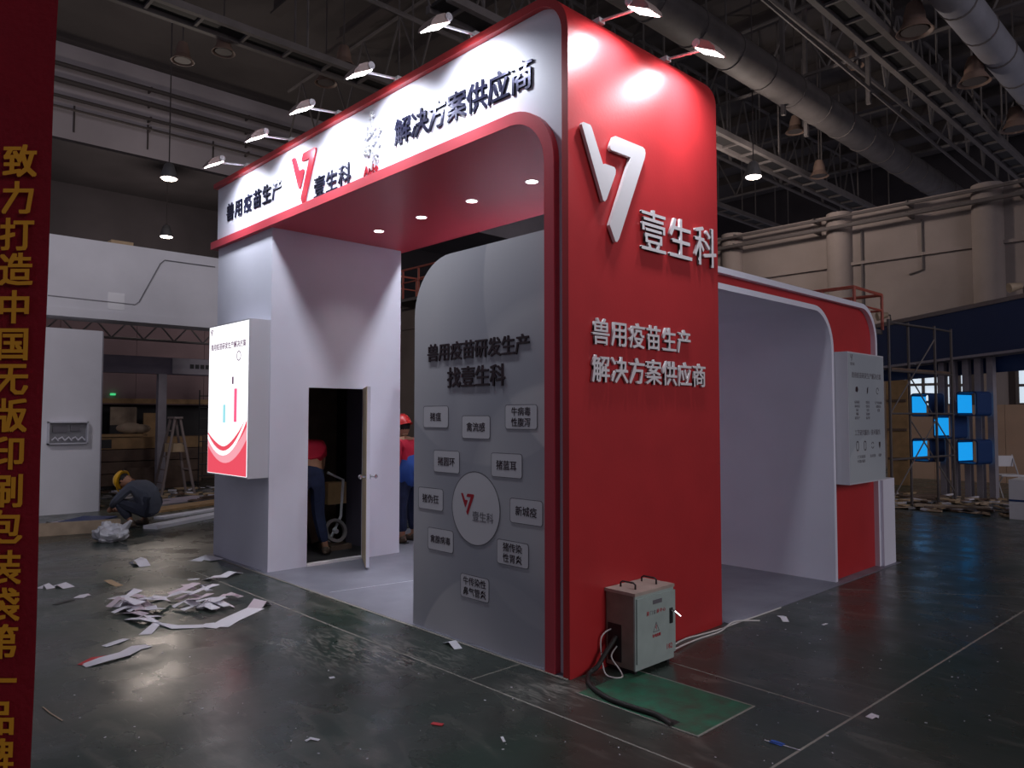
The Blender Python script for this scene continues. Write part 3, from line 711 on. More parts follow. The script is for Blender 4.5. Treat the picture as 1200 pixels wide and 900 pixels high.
for y, kk in ((4.19, 0), (4.38, 0), (4.58, 1), (4.77, 2)):
    mb = MB()
    if kk == 0: mb.band(rrect(y, 1.35, .06, .10, .025)+[rrect(y, 1.35, .06, .10, .025)[0]], rrect(y, 1.35, .042, .08, .018)+[rrect(y, 1.35, .042, .08, .018)[0]], 'yz', .133, .134)
    elif kk == 1: mb.band(arc(y, 1.35, .035, 20, 160, 8), arc(y, 1.35, .028, 20, 160, 8), 'yz', .133, .134).band(arc(y, 1.35, .035, 200, 340, 8), arc(y, 1.35, .028, 200, 340, 8), 'yz', .133, .134)
    else: mb.prism([(y-.02, 1.38), (y+.02, 1.38), (y+.02, 1.34), (y, 1.31), (y-.02, 1.34)], 'yz', .133, .134)
    obj('printed_icon', mb, 'printdark', ip)
for y, s in ((4.28, '工艺开发优化'), (4.58, '技术培训'), (4.77, '检测')):
    itext(s, y, 1.24, .036)
itext('中试放大服务', 4.28, 1.195, .034)

# ================================================================ ELECTRIC CABINET, CABLES, COVER PLATE
EC = thing('electric_cabinet', (.13, .56, 0), 'grey steel electric cabinet standing against the red side wall', 'electrical box')
ex0, ex1, ey0, ey1, ez = .008, .235, .345, .77, .515
sd = MB().box(ex0, ex1, ey0+.006, ey1, .03, ez-.012)
obj('body', sd, 'cabside', EC)
obj('cable_opening', MB().box(ex0+.015, ex0+.125, ey0+.002, ey0+.005, .06, .30), 'black', EC)
obj('front_frame', MB().box(ex1, ex1+.012, ey0, ey1, .03, ez-.014), 'cab', EC)
obj('lid', MB().box(ex0-.004, ex1+.018, ey0-.006, ey1+.006, ez-.014, ez+.006).bevel(.003, 1), 'cabtop', EC)
dr = obj('door', MB().box(ex1+.012, ex1+.024, ey0+.008, ey1+.004, .075, ez-.032).bevel(.003, 1), 'cab', EC)
for y in (.44, .67):
    obj('lifting_handle', MB().path([(.06, y, ez+.006), (.06, y, ez+.035), (.075, y, ez+.045), (.165, y, ez+.045), (.18, y, ez+.035), (.18, y, ez+.006)], .006, 6), 'black', EC)
lk = obj('latch_plate', MB().box(ex1+.024, ex1+.032, .705, .735, .27, .37), 'black', dr)
obj('latch_handle', MB().path([(ex1+.034, .718, .358), (ex1+.055, .722, .352), (ex1+.085, .745, .32)], .007, 6), 'chrome', dr)
obj('maker_label', MB().box(ex1+.024, ex1+.026, .52, .62, .425, .452), 'printgrey', dr)
xf = ex1+.0255
for i, ch in enumerate('厦门会展中心'): text('stencil_character', ch, .03, (xf, .465+.036*i, .375), 'side', 'printred' if i not in (1, 2) else 'printgrey', dr, depth=.001)
tri = MB().band([(.555-.035, .245), (.555+.035, .245), (.555, .31), (.555-.035, .245)], [(.555-.029, .249), (.555+.029, .249), (.555, .302), (.555-.029, .249)], 'yz', ex1+.0241, xf)
obj('warning_triangle', tri, 'printgrey', dr)
obj('warning_bolt', MB().prism([(.552, .295), (.562, .278), (.556, .278), (.560, .256), (.546, .276), (.553, .277)], 'yz', ex1+.0241, xf), 'printred', dr)
text('stencil_word', '有电危险', .023, (xf, .558, .222), 'side', 'printred', dr, depth=.001, bold=.02)
text('stencil_number', '182', .05, (xf, .70, .125), 'side', 'printred', dr, depth=.001, sx=1.0)
obj('foot_rail', MB().box(ex0+.02, ex1-.01, ey0+.02, ey0+.05, 0, .03).box(ex0+.02, ex1-.01, ey1-.05, ey1-.02, 0, .03), 'black', EC)

gp = [FL(u, v) for u, v in ((756, 790), (882, 828), (816, 863), (716, 828), (690, 818))]
cp = thing('cover_plate', (.6, .2, 0), 'green painted floor plate in front of the electric cabinet', 'floor plate')
obj('plate_sheet', MB().prism([(.18, .44), (1.0, .44), (1.0, -.13), (.18, -.13)], 'xy', 0, .003), 'green', cp)
obj('plate_rim', MB().band([(.17, .45), (1.01, .45), (1.01, -.14), (.17, -.14)], [(.18, .44), (1.0, .44), (1.0, -.13), (.18, -.13)], 'xy', 0, .004), 'joint', cp)
h0 = FL(783, 846)
obj('cable_hole', MB().prism([(h0.x-.05, h0.y-.03), (h0.x+.05, h0.y-.03), (h0.x+.05, h0.y+.04), (h0.x-.05, h0.y+.04)], 'xy', .003, .0034), 'black', cp)
def smooth_path(P, n=6):
    P = [Vector(p) for p in P]; out = []
    for i in range(len(P)-1):
        p0 = P[max(i-1, 0)]; p1 = P[i]; p2 = P[i+1]; p3 = P[min(i+2, len(P)-1)]
        for j in range(n):
            t = j/n; out.append(.5*((2*p1)+(-p0+p2)*t+(2*p0-5*p1+4*p2-p3)*t*t+(-p0+3*p1-3*p2+p3)*t*t*t))
    return out + [P[-1]]
r_ = .016
pts = [(.09, .352, .22), (.07, .27, .13), (.055, .20, .05), ] + [FL(u, v, r_) for u, v in ((690, 790), (692, 803), (712, 818), (745, 830), (770, 838), (787, 848))] 
pts[-1] = Vector((pts[-1].x, pts[-1].y, .004+r_*.3))
tag(obj('power_cable', MB().path(smooth_path(pts), r_, 10), 'cable', smooth=True, loc=(.1, .1, 0)), 'thick black cable from the electric cabinet into the green plate', 'cable')
pts = [(.05, .352, .26), (.03, .31, .24), (.02, .28, .20), (.03, .27, .12), (.10, .22, .02), (.17, .22, .006), (.20, .27, .006), (.16, .30, .03), (.09, .30, .10), (.10, .345, .16)]
tag(obj('white_cable', MB().path(smooth_path(pts), .005, 6), 'wcable', smooth=True, loc=(.1, .27, 0)), 'thin white cable looping out of the cabinet side opening', 'cable')
for i, (dx, wig) in enumerate(((0, 0), (.03, 1))):
    pts = [(.10+dx*.4, .80, .006)] + [FL(u, v + dx*150, .006) for u, v in ((800, 750), (820, 744), (842, 738), (866, 729))]
    if i == 0: pts += [FL(884, 723, .006), FL(915, 712, .006)]
    else: pts = [(.14, .80, .006), (.13, 1.0, .02), (.09, 1.3, .006), (.10, 1.6, .006), (.08, 1.85, .03), (.16, 2.1, .006)]
    tag(obj('white_cable', MB().path(smooth_path(pts), .006, 6), 'wcable', smooth=True, loc=(.1, 1.3, 0)), ('longer white cable running along the foot of the red side wall', 'shorter white cable beside the longer one at the red wall foot')[i], 'cable')

# ================================================================ FOREGROUND BANNER
BN = thing('red_banner', (0, 0, 0), 'tall red cloth banner with yellow characters at the left edge', 'banner')
fwh = Vector((FW.x, FW.y, 0)).normalized(); rth = Vector((RT.x, RT.y, 0))
base = Vector((CAMP.x, CAMP.y, 0)) + fwh*1.8
BN.location = base; BN.rotation_euler = (0, 0, YAW); WL[BN.name] = Vector((0, 0, 0))
ex = (51-600)/868*1.8
rows = []
for i in range(29):
    z = .0 + 3.3*i/28
    rows.append([Vector((ex + .010*(z-1.65) - .46*j/8, .004*math.sin(j*1.3+z*2.2)+.003*math.sin(z*7), z)) for j in range(9)])
obj('cloth', MB().grid(rows), 'banner', BN, local=True, smooth=True, solid=.003)
obj('support_pole', MB().tube((ex-.24, .045, 0), (ex-.24, .045, 3.32), .014, 8).tube((ex-.46, .03, 3.30), (ex, .03, 3.30), .012, 8), 'steel', BN, local=True)
obj('foot_base', MB().box(ex-.40, ex-.08, .02, .22, 0, .03), 'steeld', BN, local=True)
for ch, v in zip('致力打造中国无版印刷包装袋第一品牌', (189, 232, 275, 316, 360, 403, 444, 487, 531, 575, 618, 665, 709, 752, 798, 841, 886)):
    d = ray(24, v); t_ = 1.79/(d.x*fwh.x + d.y*fwh.y); z = CAMP.z + d.z*t_
    text('printed_character', ch, .085, (ex-.0735+.010*(z-1.65), -.011, z), None, 'gold', BN, depth=.001, bold=.026, local=True, rot=ROT['front'])

# ================================================================ LEFT NEIGHBOUR BOOTH
NX = -11.21
NB = thing('neighbour_booth', (NX-.3, 0, 0), 'unfinished white booth frame behind the arch at the left', 'exhibition stand')
obj('header_beam', MB().box(NX-.6, NX, -2.2, 2.75, 3.36, 4.74), 'boothwhite', NB)
obj('header_ledge', MB().box(NX, NX+.012, -2.2, 2.75, 3.36, 3.51), 'boothwhite', NB)
for y in (-2.1, 2.5): obj('side_post', MB().box(NX-.5, NX-.1, y, y+.25, 0, 3.36), 'boothwhite', NB)
gl_ = [PX(u, v, NX+.002) for u, v in ((56, 346), (158, 357), (163, 354), (188, 309), (193, 305), (252, 313))]
obj('groove_line', MB().path(gl_, .012, 5), 'greymetal', NB)
obj('patch_panel', MB().box(NX, NX+.004, .28, .55, 3.55, 3.85), 'silver', NB)
tag(obj('paper_bundle', MB().box(NX-.45, NX-.15, .35, .72, 4.742, 4.83).bevel(.02, 1), 'card', loc=(NX-.3, .5, 4.742)), 'small pale bundle lying on top of the white header beam', 'bundle')
CP = thing('booth_column', (NX-.15, -.5, 0), 'wide pale column panel beside the crouching worker', 'column')
obj('column_panel', MB().box(NX-.25, NX, -1.35, .21, 0, 3.15).bevel(.006, 1), 'boothwhite', CP)
obj('side_panel', MB().box(NX-.24, NX-.02, .21, .235, 0, 3.14), 'mauve', CP)
y0, y1, z0, z1 = -.60, .0, 1.18, 1.56
nf = obj('niche_frame', MB().box(NX, NX+.10, y0, y0+.02, z0, z1).box(NX, NX+.10, y1-.02, y1, z0, z1).box(NX, NX+.10, y0, y1, z0, z0+.02).box(NX, NX+.10, y0, y1, z1-.02, z1), 'boxw', CP)
obj('niche_back', MB().box(NX, NX+.004, y0+.02, y1-.02, z0+.02, z1-.02), 'greymetal', nf)
obj('breaker_row', MB().box(NX+.004, NX+.04, y0+.08, y0+.30, 1.38, 1.50), 'printgrey', nf)
obj('breaker_row', MB().box(NX+.004, NX+.04, y0+.34, y0+.48, 1.40, 1.50), 'printgrey', nf)
mb = MB()
for i in range(5): mb.path([(NX+.05, y0+.06+.1*i, 1.25+.02*(i % 2)), (NX+.06, y0+.11+.1*i, 1.30), (NX+.05, y0+.16+.1*i, 1.24)], .014, 5)
obj('wire_loops', mb, 'paper', nf)

# long lattice truss over the hall bay
def lattice(p0, p1, h, lab, nm='lattice_truss'):
    p0 = Vector(p0); p1 = Vector(p1); t = thing(nm, p0, lab, 'truss')
    d = (p1-p0); L_ = d.length; d.normalize(); Z = Vector((0, 0, 1)); n = int(L_/.6)
    for z in (0, h):
        obj('chord', MB().tube(p0+Z*z, p1+Z*z, .03, 6), 'steel', t)
    mb = MB()
    for i in range(n):
        a = p0+d*(i*L_/n); c = p0+d*((i+.5)*L_/n); e = p0+d*((i+1)*L_/n)
        mb.tube(a, c+Z*h, .018, 5); mb.tube(c+Z*h, e, .018, 5)
    o = obj('web_bracing', mb, 'steel', t); o['kind'] = 'stuff'
    return t
lattice((-14.0, -4, 3.32), (-14.0, 6.2, 3.32), .36, 'aluminium lattice truss seen under the white header beam')
for y in (-4, 6.2): tag(obj('truss_leg', MB().box(-14.05, -13.95, y-.05, y+.05, 0, 3.32), 'steel', loc=(-14, y, 0)), ('left', 'right')[y > 0] + ' leg of the aluminium lattice truss', 'post', 'truss legs')

# brown boarded stand deeper in the hall
BX = -17.0
BB = thing('boarded_stand', (BX, 1, 0), 'brown boarded stand seen through the neighbour booth', 'exhibition stand')
def PXz(u, v, x): return PX(u, v, x).z
for j in range(9):
    y = -6+j*1.7
    obj('wall_board', MB().box(BX-.05, BX, y, y+1.69, 1.95+.0, 4.0), 'brownwall', BB)
for j in range(9):
    y = -6+j*1.7
    obj('lower_board', MB().box(BX-.05, BX, y, y+1.69, 0, 1.15), 'darkwood', BB)
obj('dark_recess', MB().box(BX-.6, BX-.5, -6, 9.3, 0, 4.0), 'dark', BB)
obj('header_strip', MB().box(BX, BX+.06, -6, 9.3, 3.02, 3.16), 'wood', BB)
obj('recess_strip', MB().box(BX, BX+.06, -6, 9.3, 1.98, 2.1), 'plywood', BB)
def rectX(x, u0, u1, v0, v1, th=.04):
    p = PX(u0, v1, x); q = PX(u1, v0, x); a_ = PX(u0, v0, x); c_ = PX(u1, v1, x)
    return (x-th, x, p.y, q.y, (p.z+c_.z)/2, (q.z+a_.z)/2)
r_ = rectX(BX+.15, 129, 160, 477, 498); lv = obj('slatted_panel', MB().box(*r_), 'wood', BB)
n_ = 9
for i in range(n_):
    yy = r_[2]+(r_[3]-r_[2])*(i+.5)/n_
    obj('slat', MB().box(r_[1], r_[1]+.02, yy-.035, yy+.035, r_[4]+.02, r_[5]-.02), 'wood', lv)
obj('panel_support', MB().box(BX, BX+.13, r_[2], r_[3], r_[4]-1.2, r_[4]+.05), 'dark', BB)
r_ = rectX(BX+.15, 168, 190, 484, 500); obj('ochre_box', MB().box(r_[0], r_[1], r_[2], r_[3], 1.1, r_[5]), 'plywood', BB)
r_ = rectX(BX+.15, 226, 250, 425, 450); 
GB = thing('grey_gantry', (-14.6, 2, 0), 'grey gantry beam with a dark caption on a pale post', 'gantry')
z_hi = PX(180, 418, -14.6).z; z_lo = PX(180, 438, -14.6).z
obj('gantry_beam', MB().box(-14.8, -14.6, -3, 3.9, z_lo, z_hi), 'greyboard', GB)
obj('gantry_front', MB().box(-14.6, -14.58, 2.55, 3.9, z_lo+.02, z_hi-.01), 'mauve', GB)
p = PX(235, 430, -14.57)
for i_ in range(4): obj('dark_caption_mark', MB().box(-14.58, -14.574, p.y-.24+.12*i_, p.y-.15+.12*i_, p.z-.05, p.z+.05), 'black', GB)
p = PX(191, 440, -14.6); obj('gantry_post', MB().box(-14.75, -14.6, p.y-.09, p.y+.09, 0, z_lo), 'mauve', GB)
obj('gantry_post', MB().box(-14.75, -14.6, 3.7, 3.9, 0, z_lo), 'mauve', GB)
# counter of stacked timber
p0 = PX(122, 513, -15.5); p1 = PX(186, 516, -15.5)
CT = thing('timber_counter', (-15.6, p0.y, 0), 'long low timber counter in the dim bay behind the worker', 'counter')
for j in range(4):
    obj('plank', MB().box(-15.9, -15.5+.02*(j % 2), -2.5, 3.6, .06+.28*j, .32+.28*j), ('darkwood', 'darkwood', 'darkwood', 'plywood')[j], CT)
obj('counter_top', MB().box(-15.95, -15.42, -2.5, 2.3, 1.18, 1.24), 'plywood', CT)
obj('dark_mark', MB().box(-15.479, -15.47, 1.25, 1.55, .92, 1.12), 'black', CT)
obj('base_rail', MB().box(-15.85, -15.55, -2.4, 3.5, 0, .06), 'dark', CT)
p = PX(152, 506, -15.6)
sk = MB().ball((p.x, p.y, 1.38), .12, .30, .13, 12).ball((p.x, p.y+.25, 1.36), .12, .22, .11, 12)
tag(obj('cloth_bundle', sk, 'wood', loc=(p.x, p.y, 1.24), smooth=True), 'pale cloth bundle lying on the timber counter', 'bundle')
# step ladder
l0 = FL(189, 582); l1 = FL(228, 580); tp = PX((200+211)/2, 490, (l0.x+l1.x)/2)
SL = thing('step_ladder', (l0.x, (l0.y+l1.y)/2, 0), 'old wooden A-frame step ladder standing open', 'ladder')
mid = Vector(((l0.x+l1.x)/2, (l0.y+l1.y)/2, 0)); wd = Vector((.5, 0, 0))
for s_, b0 in ((-1, l0), (1, l1)):
    for e_ in (0, 1):
        foot = Vector(b0) - wd*e_; head = Vector((tp.x - .12 - .26*e_, mid.y + s_*.05, tp.z))
        obj('rail', MB().path([foot+Vector((0, 0, .02)), head], .03, 4), 'rust', SL)
    for k_ in range(1, 6):
        t = k_/6; a_ = Vector(b0).lerp(Vector((tp.x-.12, mid.y+s_*.05, tp.z)), t); c_ = (Vector(b0)-wd).lerp(Vector((tp.x-.38, mid.y+s_*.05, tp.z)), t)
        if s_ == -1 or k_ in (2, 4): obj('rung', MB().tube(a_, c_, .018, 5), 'rust', SL)
obj('top_cap', MB().box(tp.x-.45, tp.x-.05, mid.y-.09, mid.y+.09, tp.z-.01, tp.z+.03), 'rust', SL)
hz = tp.z*.56
tag(obj('tool_bag', MB().box(tp.x-.36, tp.x-.14, mid.y-.17, mid.y+.17, hz+.0, hz+.18).bevel(.04, 2), 'card', loc=(tp.x-.25, mid.y, hz)), 'tan tool bag resting between the step ladder rails', 'bag')
# scaffold ladder frame near kiosk
p = PX(233, 520, -14.0)
SF = thing('ladder_frame', (-14, p.y, 0), 'thin black frame ladder standing beside the glowing poster', 'ladder')
for dy in (0, .42): obj('rail', MB().tube((-14, p.y+dy, 0), (-14, p.y+dy, 2.25), .015, 6), 'black', SF)
for k_ in range(8): obj('rung', MB().tube((-14, p.y, .3+.26*k_), (-14, p.y+.42, .3+.26*k_), .012, 5), 'black', SF)
# green exit lamp
p = PX(133, 462, BX+.1); tag(obj('exit_light', MB().box(p.x-.1, p.x, p.y-.05, p.y+.05, p.z-.025, p.z+.025), em('green_exit_glow', (.05, .6, .2), .8), loc=(p.x, p.y, p.z)), 'small green exit light above the dark recess', 'light')

def board(name, uv0, uv1, w_, th, z, m, lab, cat='board', grp=None, tilt=0):
    p = FL(*uv0); q = FL(*uv1); d = (q-p); L_ = d.length; d.normalize(); s_ = Vector((-d.y, d.x, 0))
    mt = Matrix.Translation((p+q)/2 + Vector((0, 0, z+th/2))) @ Matrix(((d.x, s_.x, 0), (d.y, s_.y, 0), (0, 0, 1))).to_4x4() @ Matrix.Rotation(tilt, 4, 'X')
    return tag(obj(name, MB().mbox(mt, L_, w_, th), m, loc=((p+q)/2)), lab, cat, grp)
board('long_board', (20, 630), (141, 622), .10, .17, .0, 'wood', 'long pale timber set on edge left of the crouching worker')
board('white_board', (176, 620), (262, 603), .25, .05, .0, 'paper', 'white board nearest the storage room, on the floor right of the worker')
board('white_board', (186, 608), (262, 596), .22, .03, .0, 'paper', 'second white board behind the nearest one')
board('plywood_strip', (178, 600), (262, 588), .45, .04, .0, 'plywood', 'yellow plywood strip on the floor behind the white boards')
board('pink_board', (170, 592), (236, 584), .40, .05, .0, 'paperp', 'pinkish grey board in front of the step ladder')
board('batten', (142, 568), (216, 562), .06, .06, .5, 'plywood', 'long thin yellow batten lying above the dark clutter')
board('batten_rest', (146, 575), (214, 570), .15, .50, .0, 'darkwood', 'low dark timber stack that carries the yellow batten', 'timber')
board('blue_sheet', (88, 613), (118, 606), .55, .02, .0, 'tarp', 'crumpled blue sheet at the foot of the pale column', 'sheet')
board('pale_offcut', (50, 616), (104, 608), .25, .015, .0, 'paperp', 'pale flat offcut beside the blue sheet', 'offcut')
mb = MB(); rr = random.Random(5)
for i in range(5):
    P = [FL(50+rr.uniform(0, 32), 612+rr.uniform(0, 9), .03) for _ in range(6)]
    mb.path(smooth_path(P, 3), .014, 5)
tag(obj('tangled_wires', mb, 'black', loc=FL(65, 616), smooth=True), 'tangle of black wires on the floor beside the red banner', 'wires')['kind'] = 'stuff'
def rubble(n, box, zmax, mats, lab, seed, nm='rubble'):
    rr = random.Random(seed)
    t = thing(nm, ((box[0]+box[1])/2, (box[2]+box[3])/2, 0), lab, 'debris')
    for m in mats:
        mb = MB()
        for i in range(n//len(mats)):
            x = rr.uniform(box[0], box[1]); y = rr.uniform(box[2], box[3]); sx = rr.uniform(.05, .45); sy = rr.uniform(.04, .16); sz = rr.uniform(.005, .035)
            mt = Matrix.Translation((x, y, sz/2 + rr.uniform(0, zmax))) @ Matrix.Rotation(rr.uniform(0, 6.28), 4, 'Z') @ Matrix.Rotation(rr.uniform(-.15, .15), 4, 'X')
            mb.mbox(mt, sx, sy, sz)
        o = obj('scraps', mb, m, t); o['kind'] = 'stuff'
    t['kind'] = 'stuff'
rubble(150, (-14.2, -11.6, .3, 4.6), .06, ('paper', 'darkwood', 'card', 'greymetal'), 'litter of offcuts and rubbish around the step ladder', 1)

# ================================================================ RIGHT NEIGHBOUR BOOTH (blue)
RZ = math.atan2(-.25, .97)
BO = Vector((-2, 13.8, 0))
def blu(x, y, z=0): return BO + Vector((math.cos(RZ)*x - math.sin(RZ)*y, math.sin(RZ)*x + math.cos(RZ)*y, z))
HB = thing('blue_header', BO, 'large navy header beam of the booth at the far right', 'exhibition stand', rz=RZ)
n_ = MB(); n_.prism([(-1.6, 2.75), (3.2, 3.02), (3.2, 4.02), (-1.6, 3.62)], 'xz', -.15, .25)
obj('header_panel', n_, 'navy', HB, local=True)
obj('lower_edge', MB().prism([(-1.6, 2.70), (3.2, 2.97), (3.2, 3.02), (-1.6, 2.75)], 'xz', -.18, .25), 'mauve', HB, local=True)
obj('upper_edge', MB().prism([(-1.6, 3.62), (3.2, 4.02), (3.2, 4.10), (-1.6, 3.71)], 'xz', -.18, .30), 'wall', HB, local=True)
obj('rear_panel', MB().prism([(-1.6, 2.45), (3.2, 2.6), (3.2, 2.97), (-1.6, 2.70)], 'xz', .26, .30), 'navyc', HB, local=True)
for x in (-1.55, 3.0): obj('side_support', MB().box(x, x+.15, .05, .2, 0, 2.6), 'navy', HB, local=True)
for i, s_ in enumerate((.07, .30, .57, .81, 1.05)):
    zt = 2.70 + (s_+1.6)*.27/4.8
    t = thing('display_post', blu(s_, .1), ('leftmost', 'second', 'third', 'fourth', 'rightmost')[i] + ' of the five pale posts behind the blue cubes', 'post', 'posts of the blue cube display', rz=RZ)
    obj('post_shaft', MB().box(-.06, .06, -.06, .06, 0, zt-.005), 'mauve', t, local=True)
cube0 = None
for i, (s0, z0, lab) in enumerate(((-.25, 1.65, 'upper left open blue cube partly behind the scaffold'), (-.25, .71, 'lower left open blue cube partly behind the scaffold'), (.22, 1.20, 'middle open blue cube of the five'), (.70, 1.66, 'upper right open blue cube'), (.69, .71, 'lower right open blue cube'))):
    if cube0 is None:
        t = thing('blue_cube', blu(s0, -.02, z0), lab, 'display cube', 'open blue cubes', rz=RZ)
        a_ = rrect(.20, .24, .41, .49, .07); c_ = rrect(.20, .24, .36, .44, .05)
        obj('cube_frame', MB().band(a_+[a_[0]], c_+[c_[0]], 'xz', -.50, 0), 'navyc', t, local=True)
        obj('lit_side', MB().box(.022, .03, -.49, -.01, .06, .42), 'bluelit', t, local=True)
        cube0 = t
    else: copy_tree(cube0, loc=blu(s0, -.02, z0), label=lab)
# counter
p = FL(1183, 608); pt = PY(1183, 562, p.y)
WC = thing('white_counter', (p.x+.6, p.y+.4, 0), 'white counter block with a blue stripe at the right edge', 'counter')
obj('counter_body', MB().box(p.x, p.x+1.4, p.y, p.y+.8, 0, pt.z).bevel(.01, 1), 'boothwhite', WC)
obj('blue_stripe', MB().box(p.x-.003, p.x+1.403, p.y-.003, p.y+.803, pt.z*.45, pt.z*.50), 'navyc', WC)
# scaffold tower
s0 = FL(1046, 600); s1 = FL(1100, 592)
SC = thing('scaffold_tower', s0, 'rusty tube scaffold tower left of the blue cubes', 'scaffold')
dv = (s1-s0); bk = Vector((.05, .8, 0))
for a_ in (s0, s1, s0+bk, s1+bk): obj('standard', MB().tube(a_, Vector(a_)+Vector((0, 0, 3.35)), .024, 7), 'steeld', SC)
for z in (.9, 1.7, 2.45, 3.3):
    for a_, c_ in ((s0, s1), (s0+bk, s1+bk), (s0, s0+bk), (s1, s1+bk)):
        obj('ledger', MB().tube(Vector(a_)+Vector((0, 0, z)), Vector(c_)+Vector((0, 0, z)), .018, 6), 'steeld', SC)
for z, a_, c_ in ((.2, s0, s1), (1.7, s0, s1), (.2, s1+bk, s0+bk), (1.0, s1+bk, s0+bk)):
    obj('brace', MB().tube(Vector(a_)+Vector((0, 0, z)), Vector(c_)+Vector((0, 0, z+1.4)), .013, 6), 'steel', SC)
obj('deck_board', MB().prism([(s0+Vector((0, .1, 0)))[:2], (s1+Vector((0, .1, 0)))[:2], (s1+bk*.9)[:2], (s0+bk*.9)[:2]], 'xy', 2.47, 2.51), 'darkwood', SC)
# plywood door leaning beyond the scaffold
p = FL(1040, 588); q = FL(1063, 583); 
DP = thing('plywood_door', ((p.x+q.x)/2, 15.6, 0), 'tall brown plywood door panel standing behind the scaffold', 'panel')
p = PY(1040, 550, 15.6); q = PY(1063, 445, 15.6)
obj('door_panel', MB().box(p.x, q.x, 15.6, 15.65, 0, q.z), 'plywood', DP)
for z in (.6, 1.3, 2.0): obj('cross_rail', MB().box(p.x+.03, q.x-.03, 15.57, 15.6, z, z+.06), 'darkwood', DP)
p = PY(1058, 560, 18.0); q = PY(1200, 474, 18.0)
TP = thing('tan_partition', ((p.x+q.x)/2, 18, 0), 'tan board partition standing behind the pale posts', 'partition')
for i in range(5):
    xa = p.x+(q.x-p.x+1.2)*i/5; xb = p.x+(q.x-p.x+1.2)*(i+1)/5-.01
    obj('partition_board', MB().box(xa, xb, 18, 18.04, .0, q.z), 'tan', TP)
# white folding chair
p = FL(1182, 583); CH = thing('folding_chair', p, 'white plastic folding chair beside the lower right blue cube', 'chair', rz=R(40))
obj('seat', MB().box(-.22, .22, -.20, .20, .44, .47).bevel(.012, 1), 'boothwhite', CH, local=True)
obj('backrest', MB().box(-.21, .21, .20, .225, .62, .84).bevel(.01, 1), 'boothwhite', CH, local=True)
for sx in (-.21, .21):
    obj('leg', MB().tube((sx, .24, .86), (sx, -.22, 0), .012, 6), 'silver', CH, local=True)
    obj('leg', MB().tube((sx*.9, -.18, .45), (sx*.9, .24, 0), .012, 6), 'silver', CH, local=True)
rubble(260, (-3.6, .1, 10.6, 13.4), .05, ('paper', 'card', 'greymetal', 'darkwood', 'wood'), 'field of scattered offcuts and rubbish in front of the blue booth', 2)
board('long_offcut', (1072, 596), (1160, 600), .25, .03, .05, 'wood', 'long pale offcut lying on the rubbish before the blue posts', 'offcut')
board('dark_offcut', (1062, 586), (1100, 584), .3, .04, .04, 'darkwood', 'dark offcut at the foot of the scaffold', 'offcut')
# small spotlights and junk on top of the blue header
for i, (s_, lab) in enumerate(((-1.0, 'small beige spotlight on top of the navy header, left one'), (1.75, 'small beige spotlight on top of the navy header, right one'))):
    z = 3.71 + (s_+1.6)*.39/4.8
    t = thing('spotlight', blu(s_, 0, z-.01), lab, 'spotlight', 'spotlights on the navy header', rz=RZ)
    obj('lamp_head', MB().tube((.05, -.2, .16), (-.08, -.38, .12), .06, 10, .10), 'wood', t, local=True, smooth=True)
    obj('bracket', MB().path([(0, 0, 0), (0, -.03, .17), (.04, -.2, .16)], .015, 6), 'steeld', t, local=True)
# red lift baskets behind the stand
def basket(name, p, w_, h_, d_, zb, lab):
    t = thing(name, (p[0], p[1], 0), lab, 'lift')
    x0, x1 = p[0], p[0]+w_
    rails = obj('guard_rail', MB().path([(x0, p[1], zb+h_), (x1, p[1], zb+h_), (x1, p[1]+d_, zb+h_), (x0, p[1]+d_, zb+h_), (x0, p[1], zb+h_)], .03, 6), 'orange', t)
    obj('mid_rail', MB().path([(x0, p[1], zb+h_*.55), (x1, p[1], zb+h_*.55), (x1, p[1]+d_, zb+h_*.55), (x0, p[1]+d_, zb+h_*.55), (x0, p[1], zb+h_*.55)], .02, 6), 'orange', t)
    n = 4
    for i in range(n):
        x = x0+(x1-x0)*i/(n-1)
        for y in (p[1], p[1]+d_): obj('upright', MB().tube((x, y, zb), (x, y, zb+h_), .028, 6), 'orange', t)
    obj('deck', MB().box(x0, x1, p[1], p[1]+d_, zb-.08, zb), 'steeld', t)
    obj('mast', MB().box((x0+x1)/2-.2, (x0+x1)/2+.2, p[1]+d_*.3, p[1]+d_*.7, .5, zb-.08), 'steeld', t)
    obj('chassis', MB().box(x0, x1, p[1], p[1]+d_, .12, .5), 'orange', t)
    for x in (x0+.25, x1-.25):
        for y in (p[1]+.02, p[1]+d_-.02): obj('wheel', MB().tube((x, y-.06, .14), (x, y+.06, .14), .14, 12), 'black', t)
p = PY(895, 345, 9); basket('lift_basket', (p.x, 9.0), PY(1001, 345, 9).x-p.x, .62, 1.2, PY(1001, 380, 9).z, 'red lift basket whose rails show above the side wing')
p = PY(455, 330, 8.5); basket('lift_basket', (p.x, 8.5), 2.2, .8, 1.0, PY(500, 345, 8.5).z, 'red lift basket seen between storage room and grey panel')

